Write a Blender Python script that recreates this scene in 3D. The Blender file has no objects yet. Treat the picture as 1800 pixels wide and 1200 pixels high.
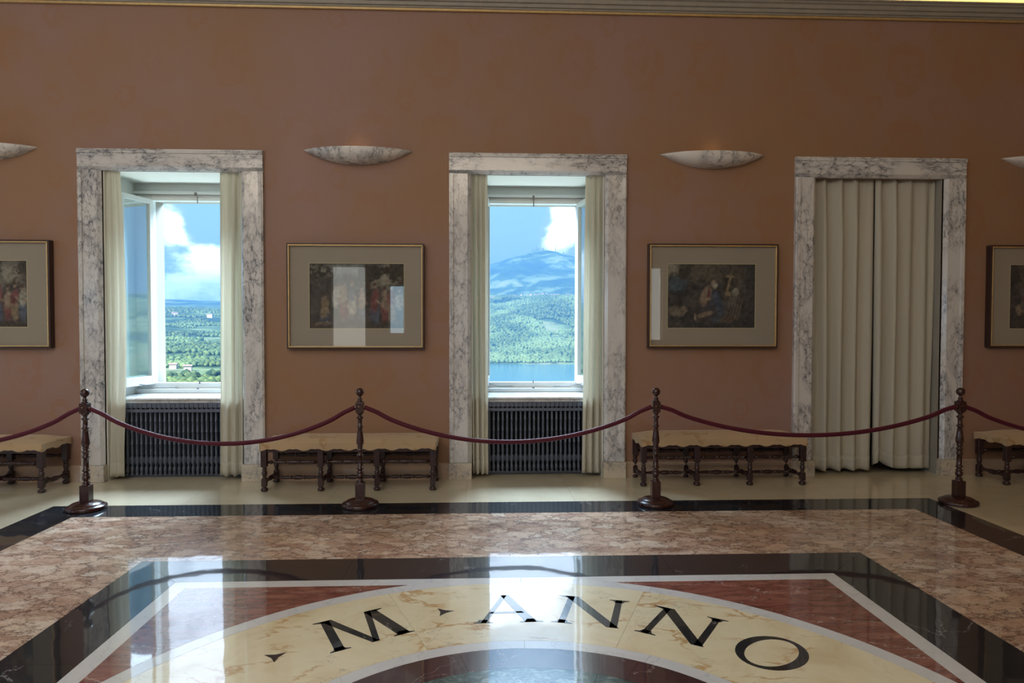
import bpy, bmesh, math, random
import numpy as np
from mathutils import Vector, Matrix

random.seed(7)
RNG = np.random.default_rng(7)
S = bpy.context.scene
COL = S.collection
PI = math.pi

# ------------------------------------------------------------------ camera
FPX, YAW, PITCH, ROLL, CAMD = 1217.93, 0.0422829, -0.0276537, 0.0014742, 6.81619
_cy, _sy, _cp, _sp = math.cos(YAW), math.sin(YAW), math.cos(PITCH), math.sin(PITCH)
_f = Vector((_sy * _cp, _cy * _cp, _sp))
_r0 = Vector((_cy, -_sy, 0.0))
_u0 = _r0.cross(_f)
_r = math.cos(ROLL) * _r0 + math.sin(ROLL) * _u0
_u = -math.sin(ROLL) * _r0 + math.cos(ROLL) * _u0
cam_data = bpy.data.cameras.new('camera')
cam_data.sensor_fit = 'HORIZONTAL'
cam_data.sensor_width = 36.0
cam_data.lens = 36.0 * FPX / 1800.0
cam_data.clip_start = 0.05
cam_data.clip_end = 40000
cam = bpy.data.objects.new('camera', cam_data)
COL.objects.link(cam)
cam.matrix_world = Matrix(((_r.x, _u.x, -_f.x, 0.0), (_r.y, _u.y, -_f.y, -CAMD), (_r.z, _u.z, -_f.z, 1.55), (0, 0, 0, 1)))
S.camera = cam

# ------------------------------------------------------------------ exposure
S.view_settings.view_transform = 'Standard'
S.view_settings.look = 'None'
S.view_settings.gamma = 1.0
S.view_settings.use_curve_mapping = False
S.view_settings.exposure = 0.0
S.cycles.use_denoising = True
S.cycles.max_bounces = 8
S.cycles.diffuse_bounces = 3
S.cycles.glossy_bounces = 4
S.cycles.transmission_bounces = 6
S.cycles.transparent_max_bounces = 12
S.cycles.volume_bounces = 0
S.cycles.sample_clamp_indirect = 4.0
S.cycles.caustics_reflective = False
S.cycles.caustics_refractive = False


# ------------------------------------------------------------------ node helper
def nd(nt, t, ins=None, **props):
    n = nt.nodes.new(t)
    for k, v in props.items():
        setattr(n, k, v)
    for k, v in (ins or {}).items():
        s = n.inputs[k]
        if isinstance(v, bpy.types.NodeSocket):
            nt.links.new(v, s)
        elif isinstance(v, bpy.types.Node):
            nt.links.new(v.outputs[0], s)
        else:
            s.default_value = v
    return n


def rgb(c):
    return (c[0], c[1], c[2], 1.0)


def ramp(nt, fac, stops, interp='LINEAR'):
    n = nd(nt, 'ShaderNodeValToRGB', {0: fac})
    cr = n.color_ramp
    cr.interpolation = interp
    while len(cr.elements) < len(stops):
        cr.elements.new(0.5)
    for e, (p, c) in zip(cr.elements, stops):
        e.position = p
        e.color = rgb(c) if not isinstance(c, (int, float)) else (c, c, c, 1)
    return n.outputs[0]


def mix(nt, fac, a, b, blend='MIX'):
    n = nt.nodes.new('ShaderNodeMix')
    n.data_type = 'RGBA'
    n.blend_type = blend
    for i, v in ((0, fac), (6, a), (7, b)):
        if isinstance(v, bpy.types.NodeSocket):
            nt.links.new(v, n.inputs[i])
        elif i == 0:
            n.inputs[0].default_value = v
        else:
            n.inputs[i].default_value = rgb(v)
    return n.outputs[2]


def mth(nt, op, a, b=None, c=None, clamp=False):
    ins = {0: a}
    if b is not None:
        ins[1] = b
    if c is not None:
        ins[2] = c
    n = nd(nt, 'ShaderNodeMath', ins, operation=op)
    n.use_clamp = clamp
    return n.outputs[0]


def vm(nt, op, a, b=None, scale=None):
    ins = {0: a}
    if b is not None:
        ins[1] = b
    n = nd(nt, 'ShaderNodeVectorMath', ins, operation=op)
    if scale is not None:
        n.inputs['Scale'].default_value = scale
    return n.outputs['Value'] if op in ('DISTANCE', 'LENGTH', 'DOT_PRODUCT') else n.outputs[0]


def noise(nt, vec, scale, detail=4, rough=0.5, dist=0.0, col=False):
    n = nd(nt, 'ShaderNodeTexNoise', {'Vector': vec, 'Scale': scale, 'Detail': detail, 'Roughness': rough, 'Distortion': dist})
    return n.outputs[1] if col else n.outputs[0]


def smooth(nt, v, a, b):
    n = nd(nt, 'ShaderNodeMapRange', {0: v, 1: a, 2: b, 3: 0.0, 4: 1.0}, interpolation_type='SMOOTHSTEP')
    return n.outputs[0]


def new_mat(name):
    m = bpy.data.materials.new(name)
    m.use_nodes = True
    nt = m.node_tree
    nt.nodes.clear()
    out = nt.nodes.new('ShaderNodeOutputMaterial')
    return m, nt, out


def obj_vec(nt, scl=(1, 1, 1), rand=0.0, rot=(0, 0, 0)):
    tc = nt.nodes.new('ShaderNodeTexCoord')
    v = tc.outputs['Object']
    if rand:
        oi = nt.nodes.new('ShaderNodeObjectInfo')
        off = nd(nt, 'ShaderNodeCombineXYZ', {0: mth(nt, 'MULTIPLY', oi.outputs['Random'], rand), 1: mth(nt, 'MULTIPLY', oi.outputs['Random'], rand * 1.7), 2: 0.0})
        v = vm(nt, 'ADD', v, off.outputs[0])
    mp = nd(nt, 'ShaderNodeMapping', {0: v, 2: rot, 3: scl})
    return mp.outputs[0]


def principled(nt, out, base, rough=0.5, metal=0.0, spec=0.5, normal=None, coat=0.0, **kw):
    ins = {'Base Color': base if isinstance(base, bpy.types.NodeSocket) else rgb(base), 'Roughness': rough, 'Metallic': metal, 'Specular IOR Level': spec, 'Coat Weight': coat}
    if normal is not None:
        ins['Normal'] = normal
    ins.update(kw)
    b = nd(nt, 'ShaderNodeBsdfPrincipled', ins)
    nt.links.new(b.outputs[0], out.inputs[0])
    return b


def bump(nt, h, strength=0.3, dist=0.01):
    return nd(nt, 'ShaderNodeBump', {'Height': h, 'Strength': strength, 'Distance': dist}).outputs[0]


def plain(name, c, rough=0.5, metal=0.0, spec=0.5, var=0.0, scale=20.0, coat=0.0):
    m, nt, out = new_mat(name)
    base = c
    if var:
        n = noise(nt, obj_vec(nt), scale, 3)
        base = mix(nt, n, tuple(x * (1 - var) for x in c), tuple(min(1, x * (1 + var)) for x in c))
    principled(nt, out, base, rough, metal, spec, coat=coat)
    return m


# ------------------------------------------------------------------ world : blue sky with cumulus
def make_world():
    w = bpy.data.worlds.new('sky')
    S.world = w
    w.use_nodes = True
    nt = w.node_tree
    nt.nodes.clear()
    out = nt.nodes.new('ShaderNodeOutputWorld')
    tc = nt.nodes.new('ShaderNodeTexCoord')
    d = vm(nt, 'NORMALIZE', tc.outputs['Generated'])
    sep = nd(nt, 'ShaderNodeSeparateXYZ', {0: d})
    z = sep.outputs[2]
    sky = ramp(nt, z, [(0.0, (0.80, 0.96, 1.05)), (0.09, (0.58, 0.88, 1.06)), (0.35, (0.24, 0.80, 1.5)), (1.0, (0.12, 0.48, 1.2))])
    mp = nd(nt, 'ShaderNodeMapping', {0: d, 1: (0.3, 0.1, 0.0), 3: (1.0, 1.0, 1.8)})
    n1 = noise(nt, mp.outputs[0], 5.0, 9, 0.58, 0.25)
    n2 = noise(nt, mp.outputs[0], 22.0, 6, 0.6, 0.2)
    dens = mth(nt, 'ADD', mth(nt, 'MULTIPLY', n1, 0.8), mth(nt, 'MULTIPLY', n2, 0.2))
    blobs = [((-0.400, 0.908, 0.128), 0.040, 0.20), ((-0.375, 0.922, 0.045), 0.11, 0.26), ((-0.36, 0.925, 0.12), 0.035, -0.10), ((0.118, 0.982, 0.142), 0.062, 0.22), ((0.095, 0.985, 0.105), 0.06, 0.10),
             ((0.045, 0.993, 0.10), 0.05, -0.12), ((-0.02, 0.99, 0.16), 0.09, -0.10), ((0.02, 0.99, 0.085), 0.03, 0.10),
             ((0.05, 0.93, 0.33), 0.15, 0.42), ((0.06, 0.885, 0.462), 0.085, -0.55), ((-0.36, 0.86, 0.38), 0.24, 0.40)]
    for c, r, a in blobs:
        dd = nd(nt, 'ShaderNodeMapRange', {0: vm(nt, 'DISTANCE', d, c), 1: 0.0, 2: r, 3: a, 4: 0.0}, interpolation_type='SMOOTHSTEP').outputs[0]
        dens = mth(nt, 'ADD', dens, dd)
    cov = smooth(nt, dens, 0.53, 0.66)
    core = mth(nt, 'MULTIPLY', smooth(nt, noise(nt, vm(nt, 'ADD', mp.outputs[0], (0.0, 0.0, 0.04)), 9.0, 7, 0.6, 0.2), 0.26, 0.54), smooth(nt, dens, 0.58, 0.72))
    cloud = mix(nt, core, (0.72, 0.92, 1.12), (4.0, 4.9, 5.9))
    c = mix(nt, cov, sky, cloud)
    ground = smooth(nt, z, -0.08, -0.02)
    c = mix(nt, ground, (0.25, 0.42, 0.5), c)
    bg = nd(nt, 'ShaderNodeBackground', {0: c, 1: 1.0})
    nt.links.new(bg.outputs[0], out.inputs[0])


make_world()


# ------------------------------------------------------------------ lights
def area(name, loc, target, sx, sy, power, color=(1, 1, 1), spread=PI):
    l = bpy.data.lights.new(name, 'AREA')
    l.shape = 'RECTANGLE'
    l.size, l.size_y = sx, sy
    l.energy = power
    l.color = color
    l.spread = spread
    o = bpy.data.objects.new(name, l)
    COL.objects.link(o)
    o.location = loc
    o.rotation_euler = (Vector(target) - Vector(loc)).to_track_quat('-Z', 'Z' if abs((Vector(target) - Vector(loc)).normalized().z) < 0.99 else 'Y').to_euler()
    return o


XL, XR, YB, ZC = -9.6, 9.2, -13.0, 6.3
sun = bpy.data.lights.new('sun', 'SUN')
sun.energy = 15.0
sun.angle = math.radians(1.0)
sun.color = (1.0, 0.98, 0.94)
so = bpy.data.objects.new('sun', sun)
COL.objects.link(so)
so.rotation_euler = Vector((0.45, 0.62, -0.62)).to_track_quat('-Z', 'Y').to_euler()

WINX = {1: -2.993, 2: 0.545, 3: 3.992, 4: -6.5}  # the last window is assumed, left of the frame
# unseen lamps added outside above the open windows, plus an added lamp below each
for k, p in ((1, 1050), (2, 1050), (4, 1500)):
    area('window_fill', (WINX[k], 3.6, 5.1), (WINX[k] + 0.1, -1.6, 0.6), 1.8, 1.9, p, (0.62, 0.82, 1.0))  # added lamp, hidden above the opening, brightens the floor inside
    area('reveal_fill', (WINX[k], 1.75, 0.15), (WINX[k], 0.2, 2.4), 1.2, 0.7, 68, (0.78, 0.97, 1.0))  # added lamp below the sill, brightens reveals and curtain edges
# lamps added for assumed windows of the left wall, out of frame
for yy in (-2.6, -6.4, -10.2):
    area('assumed_side_window_lamp', (XL - 0.32, yy, 2.0), (0.0, yy, 1.9), 1.3, 2.5, 70, (0.5, 0.74, 1.0))
# fill lamps added to the hall, then its lit cove strips, out of frame
area('front_fill', (-2.2, -10.4, 5.0), (-1.8, -3.4, 0.6), 8.0, 1.0, 175, (1.0, 0.88, 0.74))  # added lamp behind the camera, evens out the window wall
area('overhead_fill', (-3.4, -6.6, 6.2), (-3.2, -6.4, 0.0), 5.0, 4.5, 135, (0.82, 0.92, 1.0))  # added overhead lamp that brightens the floor, no fixture there
area('cove_strip', (0.0, -12.7, 5.3), (0.0, -6.0, 6.6), 16.0, 0.10, 50, (1.0, 0.72, 0.36))
area('cove_strip', (6.3, -0.045, 4.74), (6.3, -0.25, 6.5), 5.0, 0.05, 16, (1.0, 0.72, 0.26))


# ------------------------------------------------------------------ mesh builder
class MB:
    def __init__(self):
        self.v, self.f, self.s = [], [], []

    def add(self, verts, faces, smooth=False):
        o = len(self.v)
        self.v += [tuple(p) for p in verts]
        self.f += [tuple(i + o for i in f) for f in faces]
        self.s += [smooth] * len(faces)
        return self

    def box(self, x0, x1, y0, y1, z0, z1):
        v = [(x0, y0, z0), (x1, y0, z0), (x1, y1, z0), (x0, y1, z0), (x0, y0, z1), (x1, y0, z1), (x1, y1, z1), (x0, y1, z1)]
        return self.add(v, [(0, 3, 2, 1), (4, 5, 6, 7), (0, 1, 5, 4), (1, 2, 6, 5), (2, 3, 7, 6), (3, 0, 4, 7)])

    def lathe(self, prof, c=(0, 0, 0), n=20, axis='z', smooth=True):
        # prof: (z, r) list from low to high
        vs, fs = [], []
        for (h, r) in prof:
            for i in range(n):
                a = 2 * PI * i / n
                x, y = r * math.cos(a), r * math.sin(a)
                if axis == 'z':
                    vs.append((c[0] + x, c[1] + y, c[2] + h))
                elif axis == 'x':
                    vs.append((c[0] + h, c[1] + x, c[2] + y))
                else:
                    vs.append((c[0] + y, c[1] + h, c[2] + x))
        m = len(prof)
        for j in range(m - 1):
            for i in range(n):
                k = (i + 1) % n
                fs.append((j * n + i, j * n + k, (j + 1) * n + k, (j + 1) * n + i))
        self.add(vs, fs, smooth)
        o = len(self.v) - len(vs)
        self.f += [tuple(o + i for i in reversed(range(n))), tuple(o + (m - 1) * n + i for i in range(n))]
        self.s += [False, False]
        return self

    def prism(self, pts, a0, a1, axis='z'):
        # pts: polygon (counter-clockwise seen from +axis)
        n = len(pts)

        def mk(p, a):
            return {'z': (p[0], p[1], a), 'x': (a, p[0], p[1]), 'y': (p[1], a, p[0])}[axis]
        v = [mk(p, a0) for p in pts] + [mk(p, a1) for p in pts]
        f = [tuple(reversed(range(n))), tuple(range(n, 2 * n))]
        f += [(i, (i + 1) % n, n + (i + 1) % n, n + i) for i in range(n)]
        return self.add(v, f)

    def tube(self, pts, r, n=10, rf=None, closed=False):
        P = [Vector(p) for p in pts]
        vs, fs = [], []
        m = len(P)
        up = Vector((0, 0, 1))
        for j in range(m):
            t = (P[min(j + 1, m - 1)] - P[max(j - 1, 0)]).normalized()
            if abs(t.z) > 0.95:
                up = Vector((0, 1, 0))
            a = t.cross(up).normalized()
            b = a.cross(t)
            for i in range(n):
                th = 2 * PI * i / n
                rr = rf(j, th) if rf else r
                vs.append(P[j] + rr * (math.cos(th) * a + math.sin(th) * b))
        for j in range(m - 1):
            for i in range(n):
                k = (i + 1) % n
                fs.append((j * n + i, (j + 1) * n + i, (j + 1) * n + k, j * n + k))
        self.add(vs, fs, True)
        o = len(self.v) - len(vs)
        self.f += [tuple(o + i for i in range(n)), tuple(o + (m - 1) * n + i for i in reversed(range(n)))]
        self.s += [False, False]
        return self

    def grid(self, fn, nu, nv, smooth=True):
        vs = [fn(i / nu, j / nv) for j in range(nv + 1) for i in range(nu + 1)]
        fs = [(j * (nu + 1) + i, j * (nu + 1) + i + 1, (j + 1) * (nu + 1) + i + 1, (j + 1) * (nu + 1) + i) for j in range(nv) for i in range(nu)]
        return self.add(vs, fs, smooth)

    def mesh(self, name):
        me = bpy.data.meshes.new(name)
        me.from_pydata(self.v, [], self.f)
        me.polygons.foreach_set('use_smooth', self.s)
        me.validate()
        me.update()
        return me

    def obj(self, name, mat, parent=None, bevel=0.0, loc=None):
        o = bpy.data.objects.new(name, self.mesh(name))
        if mat:
            o.data.materials.append(mat)
        COL.objects.link(o)
        if parent:
            o.parent = parent
        if loc:
            o.location = loc
        if bevel:
            b = o.modifiers.new('bevel', 'BEVEL')
            b.width = bevel
            b.segments = 2
            b.limit_method = 'ANGLE'
            b.angle_limit = math.radians(40)
        return o


def empty(name, loc=(0, 0, 0), rz=0.0, parent=None):
    o = bpy.data.objects.new(name, None)
    COL.objects.link(o)
    o.empty_display_size = 0.1
    o.location = loc
    o.rotation_euler = (0, 0, rz)
    if parent:
        o.parent = parent
    return o


def tag(o, label, cat, group=None):
    o['label'] = label
    o['category'] = cat
    if group:
        o['group'] = group
    return o


def struct(o, label=None):
    o['kind'] = 'structure'
    if label:
        o['label'] = label
    return o


def copy_tree(o, parent=None):
    c = o.copy()
    COL.objects.link(c)
    if parent:
        c.parent = parent
    for ch in list(o.children):
        copy_tree(ch, c)
    return c


# ------------------------------------------------------------------ materials
def mat_wallpaper():
    m, nt, out = new_mat('damask_wallpaper')
    tc = nt.nodes.new('ShaderNodeTexCoord')
    v = tc.outputs['Object']
    wob = noise(nt, v, 9.0, 4, 0.6, col=True)
    wob = vm(nt, 'SCALE', vm(nt, 'SUBTRACT', wob, (0.5, 0.5, 0.5)), scale=0.16)
    vv = vm(nt, 'ADD', v, wob)
    sp = nd(nt, 'ShaderNodeSeparateXYZ', {0: vv})

    def motif(ox, oz, rx, rz):
        u = mth(nt, 'SUBTRACT', mth(nt, 'FRACT', mth(nt, 'ADD', mth(nt, 'DIVIDE', sp.outputs[0], 0.667), ox)), 0.5)
        w = mth(nt, 'SUBTRACT', mth(nt, 'FRACT', mth(nt, 'ADD', mth(nt, 'DIVIDE', sp.outputs[2], 0.76), oz)), 0.5)
        r = mth(nt, 'SQRT', mth(nt, 'ADD', mth(nt, 'POWER', mth(nt, 'ABSOLUTE', mth(nt, 'DIVIDE', u, rx)), 2.0), mth(nt, 'POWER', mth(nt, 'ABSOLUTE', mth(nt, 'DIVIDE', w, rz)), 2.0)))
        th = mth(nt, 'ARCTAN2', w, mth(nt, 'ABSOLUTE', u))
        r = mth(nt, 'ADD', r, mth(nt, 'MULTIPLY', mth(nt, 'SINE', mth(nt, 'MULTIPLY', th, 6.0)), 0.10))
        return r
    r1 = motif(0.13, 0.10, 0.30, 0.36)
    a = mth(nt, 'SUBTRACT', smooth(nt, r1, 1.05, 0.92), mth(nt, 'MULTIPLY', smooth(nt, r1, 0.62, 0.5), 0.75))
    a = mth(nt, 'ADD', a, smooth(nt, r1, 0.27, 0.2))
    r2 = motif(0.63, 0.60, 0.14, 0.16)
    b = mth(nt, 'SUBTRACT', smooth(nt, r2, 1.05, 0.9), smooth(nt, r2, 0.6, 0.45))
    pat = mth(nt, 'ADD', a, b, clamp=True)
    soft = noise(nt, v, 0.5, 4, 0.55)
    fine = noise(nt, nd(nt, 'ShaderNodeMapping', {0: v, 3: (1, 1, 1)}).outputs[0], 160.0, 2, 0.6)
    base = mix(nt, smooth(nt, soft, 0.35, 0.65), (0.335, 0.195, 0.118), (0.345, 0.217, 0.190))
    c = mix(nt, mth(nt, 'MULTIPLY', mth(nt, 'MULTIPLY', pat, smooth(nt, noise(nt, v, 1.3, 3, 0.5), 0.35, 0.6)), 0.34), base, (0.33, 0.155, 0.062))
    c = mix(nt, mth(nt, 'MULTIPLY', fine, 0.22), c, (0.23, 0.112, 0.064))
    n = bump(nt, fine, 0.12, 0.002)
    rough = mth(nt, 'SUBTRACT', 0.62, mth(nt, 'MULTIPLY', pat, 0.08))
    principled(nt, out, c, rough, spec=0.3, normal=n)
    return m


def veins(nt, v, scale, dist, width, seed=(0, 0, 0)):
    w = vm(nt, 'ADD', v, seed)
    wob = vm(nt, 'SCALE', vm(nt, 'SUBTRACT', noise(nt, w, scale * 0.9, 6, 0.62, col=True), (0.5, 0.5, 0.5)), scale=dist)
    vo = nd(nt, 'ShaderNodeTexVoronoi', {'Vector': vm(nt, 'ADD', w, wob), 'Scale': scale}, feature='DISTANCE_TO_EDGE')
    return smooth(nt, vo.outputs[0], width, 0.0)


def mat_arabescato(name, scl=(1, 1, 1), rot=(0, 0, 0), amount=1.0, base=((0.74, 0.72, 0.71), (0.66, 0.65, 0.66))):
    m, nt, out = new_mat(name)
    v = obj_vec(nt, scl, 9.0, rot)
    cloud = noise(nt, v, 3.0, 5, 0.6)
    big = smooth(nt, noise(nt, v, 2.2, 4, 0.55, 0.4), 0.33, 0.55)
    c = mix(nt, cloud, base[0], base[1])
    v1 = veins(nt, v, 5.0, 0.42, 0.085)
    v2 = veins(nt, v, 11.0, 0.22, 0.11, (3.1, 1.7, 0.3))
    grit = smooth(nt, noise(nt, v, 26.0, 5, 0.65), 0.45, 0.62)
    vv = mth(nt, 'MULTIPLY', mth(nt, 'MAXIMUM', v1, mth(nt, 'MULTIPLY', v2, 0.9)), big)
    vv = mth(nt, 'MULTIPLY', vv, mth(nt, 'ADD', mth(nt, 'MULTIPLY', grit, 0.75), 0.25))
    hal = mth(nt, 'MULTIPLY', mth(nt, 'MULTIPLY', veins(nt, v, 5.0, 0.42, 0.26), big), 0.5)
    c = mix(nt, mth(nt, 'MULTIPLY', hal, amount, clamp=True), c, (0.36, 0.36, 0.40))
    c = mix(nt, mth(nt, 'MULTIPLY', vv, 0.95 * amount, clamp=True), c, (0.075, 0.08, 0.10))
    principled(nt, out, c, 0.16, spec=0.5)
    return m


def floor_out(nt, out, c, rough=0.035, ior=3.0, wob=0.0011, diff_rough=0.6):
    """polished stone: coloured diffuse body under a mirror-polished waxed surface"""
    tc = nt.nodes.new('ShaderNodeTexCoord')
    h1 = noise(nt, tc.outputs['Object'], 3.2, 2, 0.5)
    n = bump(nt, h1, 1.0, wob)
    sc = smooth(nt, noise(nt, nd(nt, 'ShaderNodeMapping', {0: tc.outputs['Object'], 3: (1, 3, 1)}).outputs[0], 40.0, 4, 0.7), 0.52, 0.8)
    rr = mth(nt, 'ADD', rough, mth(nt, 'MULTIPLY', sc, 0.05))
    d = nd(nt, 'ShaderNodeBsdfDiffuse', {0: c if isinstance(c, bpy.types.NodeSocket) else rgb(c)})
    g = nd(nt, 'ShaderNodeBsdfGlossy', {0: (1, 1, 1, 1), 'Roughness': rr, 'Normal': n})
    g2 = nd(nt, 'ShaderNodeBsdfGlossy', {0: (1, 1, 1, 1), 'Roughness': 0.24, 'Normal': n})
    gm = nd(nt, 'ShaderNodeMixShader', {0: 0.22, 1: g.outputs[0], 2: g2.outputs[0]})
    fr = nd(nt, 'ShaderNodeFresnel', {'IOR': ior})
    ms = nd(nt, 'ShaderNodeMixShader', {0: fr.outputs[0], 1: d.outputs[0], 2: gm.outputs[0]})
    nt.links.new(ms.outputs[0], out.inputs[0])


def mat_floor(name, kind, ior=3.0):
    m, nt, out = new_mat(name)
    if kind == 'beige':
        v = obj_vec(nt, (1, 1, 1), 5.0)
        a = noise(nt, v, 5.0, 6, 0.6, 0.3)
        b = smooth(nt, noise(nt, v, 70.0, 3, 0.7), 0.60, 0.72)
        c = mix(nt, a, (0.56, 0.48, 0.34), (0.72, 0.64, 0.48))
        c = mix(nt, mth(nt, 'MULTIPLY', b, 0.35), c, (0.36, 0.28, 0.18))
    elif kind == 'black':
        v = obj_vec(nt, (1, 1, 1), 7.0)
        a = veins(nt, v, 2.2, 0.5, 0.006)
        a = mth(nt, 'MULTIPLY', a, smooth(nt, noise(nt, v, 3.0, 4, 0.6), 0.5, 0.65))
        fl = nd(nt, 'ShaderNodeMapping', {0: v, 2: (0, 0, 0.4), 3: (9, 30, 9)})
        s = smooth(nt, noise(nt, fl.outputs[0], 1.6, 3, 0.55), 0.72, 0.78)
        c = mix(nt, noise(nt, v, 3.0, 3), (0.010, 0.012, 0.016), (0.022, 0.024, 0.030))
        c = mix(nt, mth(nt, 'MULTIPLY', s, 0.30), c, (0.45, 0.46, 0.48))
        c = mix(nt, mth(nt, 'MULTIPLY', a, 0.55), c, (0.6, 0.6, 0.6))
    elif kind == 'breccia':
        v = obj_vec(nt, (1.0, 1.7, 1.0), 6.0)
        wob = vm(nt, 'SCALE', vm(nt, 'SUBTRACT', noise(nt, v, 4.0, 8, 0.7, col=True), (0.5, 0.5, 0.5)), scale=0.55)
        w = vm(nt, 'ADD', v, wob)
        cell = nd(nt, 'ShaderNodeTexVoronoi', {'Vector': w, 'Scale': 5.5}, feature='F1')
        sep = nd(nt, 'ShaderNodeSeparateColor', {0: cell.outputs['Color']})
        tone = mth(nt, 'ADD', mth(nt, 'MULTIPLY', sep.outputs[0], 0.45), mth(nt, 'MULTIPLY', noise(nt, v, 9.0, 7, 0.68, 0.6), 0.6))
        c = ramp(nt, tone, [(0.15, (0.33, 0.17, 0.115)), (0.38, (0.60, 0.40, 0.29)), (0.6, (0.76, 0.56, 0.42)), (0.85, (0.84, 0.72, 0.60))])
        e1 = nd(nt, 'ShaderNodeTexVoronoi', {'Vector': w, 'Scale': 5.5}, feature='DISTANCE_TO_EDGE')
        e2 = nd(nt, 'ShaderNodeTexVoronoi', {'Vector': vm(nt, 'ADD', w, wob), 'Scale': 12.0}, feature='DISTANCE_TO_EDGE')
        ve = mth(nt, 'MAXIMUM', smooth(nt, e1.outputs[0], 0.085, 0.0), mth(nt, 'MULTIPLY', smooth(nt, e2.outputs[0], 0.09, 0.0), 0.75))
        ve = mth(nt, 'MULTIPLY', ve, smooth(nt, noise(nt, v, 3.0, 5, 0.65), 0.30, 0.50))
        patch = smooth(nt, noise(nt, v, 1.6, 6, 0.65, 0.5), 0.50, 0.68)
        c = mix(nt, mth(nt, 'MULTIPLY', patch, 0.55), c, (0.27, 0.115, 0.075))
        c = mix(nt, mth(nt, 'MULTIPLY', ve, 0.95), c, (0.12, 0.050, 0.034))
        w2 = veins(nt, v, 3.0, 0.9, 0.012, (5, 2, 1))
        c = mix(nt, mth(nt, 'MULTIPLY', w2, 0.45), c, (0.82, 0.76, 0.70))
    elif kind == 'white':
        v = obj_vec(nt, (1, 1, 1), 8.0)
        c = mix(nt, noise(nt, v, 6.0, 6, 0.65, 0.5), (0.80, 0.80, 0.81), (0.62, 0.63, 0.66))
        g = mth(nt, 'MULTIPLY', veins(nt, v, 3.0, 0.5, 0.02), 0.35)
        c = mix(nt, g, c, (0.40, 0.41, 0.45))
    elif kind == 'red':
        v = obj_vec(nt, (2.2, 9.0, 1.0), 4.0, (0, 0, 0.08))
        a = noise(nt, v, 1.5, 8, 0.66, 0.8)
        c = ramp(nt, a, [(0.25, (0.085, 0.022, 0.018)), (0.45, (0.20, 0.062, 0.048)), (0.6, (0.30, 0.115, 0.085)), (0.8, (0.42, 0.20, 0.15))])
        v0 = obj_vec(nt, (1.0, 3.0, 1.0), 4.0)
        e = veins(nt, v0, 3.5, 0.45, 0.03)
        c = mix(nt, mth(nt, 'MULTIPLY', e, 0.7), c, (0.055, 0.016, 0.014))
        c = mix(nt, mth(nt, 'MULTIPLY', veins(nt, v0, 1.3, 0.9, 0.007, (2, 5, 1)), 0.5), c, (0.75, 0.66, 0.62))
    elif kind == 'darkred':
        v = obj_vec(nt, (1, 1, 1), 4.0)
        a = noise(nt, v, 30.0, 5, 0.7)
        c = ramp(nt, a, [(0.3, (0.030, 0.012, 0.014)), (0.6, (0.075, 0.026, 0.028)), (0.8, (0.14, 0.07, 0.07))])
        c = mix(nt, mth(nt, 'MULTIPLY', veins(nt, v, 2.0, 0.8, 0.006), 0.5), c, (0.6, 0.55, 0.55))
    elif kind == 'yellow':
        v = obj_vec(nt, (1, 1, 1), 5.0)
        a = noise(nt, v, 2.6, 7, 0.6, 0.7)
        c = ramp(nt, a, [(0.25, (0.70, 0.57, 0.34)), (0.45, (0.84, 0.73, 0.49)), (0.6, (0.88, 0.80, 0.58)), (0.8, (0.74, 0.56, 0.28))])
        vs = obj_vec(nt, (1.0, 2.0, 1.0), 5.0, (0, 0, 0.5))
        o1 = mth(nt, 'MULTIPLY', veins(nt, vs, 2.4, 0.6, 0.06), smooth(nt, noise(nt, v, 3.0, 3), 0.48, 0.62))
        c = mix(nt, mth(nt, 'MULTIPLY', o1, 0.75), c, (0.52, 0.24, 0.045))
        g = mth(nt, 'MULTIPLY', veins(nt, vs, 3.0, 0.7, 0.012, (4, 1, 2)), smooth(nt, noise(nt, v, 2.0, 3), 0.45, 0.6))
        c = mix(nt, mth(nt, 'MULTIPLY', g, 0.6), c, (0.22, 0.20, 0.18))
    elif kind == 'green':
        v = obj_vec(nt, (1, 2, 1), 4.0)
        a = noise(nt, v, 9.0, 7, 0.7, 1.0)
        c = ramp(nt, a, [(0.3, (0.012, 0.030, 0.030)), (0.5, (0.05, 0.10, 0.10)), (0.62, (0.16, 0.22, 0.21)), (0.8, (0.42, 0.40, 0.36))])
    floor_out(nt, out, c, ior=ior)
    return m


def mat_wood():
    m, nt, out = new_mat('mahogany')
    v = obj_vec(nt, (1, 1, 0.12), 3.0)
    g = noise(nt, v, 60.0, 5, 0.6, 1.5)
    c = ramp(nt, g, [(0.3, (0.018, 0.006, 0.006)), (0.55, (0.045, 0.014, 0.013)), (0.8, (0.075, 0.024, 0.020))])
    principled(nt, out, c, 0.25, spec=0.45, coat=0.35, **{'Coat Roughness': 0.1})
    return m


def mat_bench_wood():
    m, nt, out = new_mat('dark_walnut')
    v = obj_vec(nt, (1, 1, 1), 3.0)
    g = noise(nt, v, 35.0, 5, 0.6, 1.2)
    c = ramp(nt, g, [(0.3, (0.018, 0.009, 0.010)), (0.7, (0.055, 0.024, 0.024))])
    principled(nt, out, c, 0.35, spec=0.5)
    return m


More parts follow.
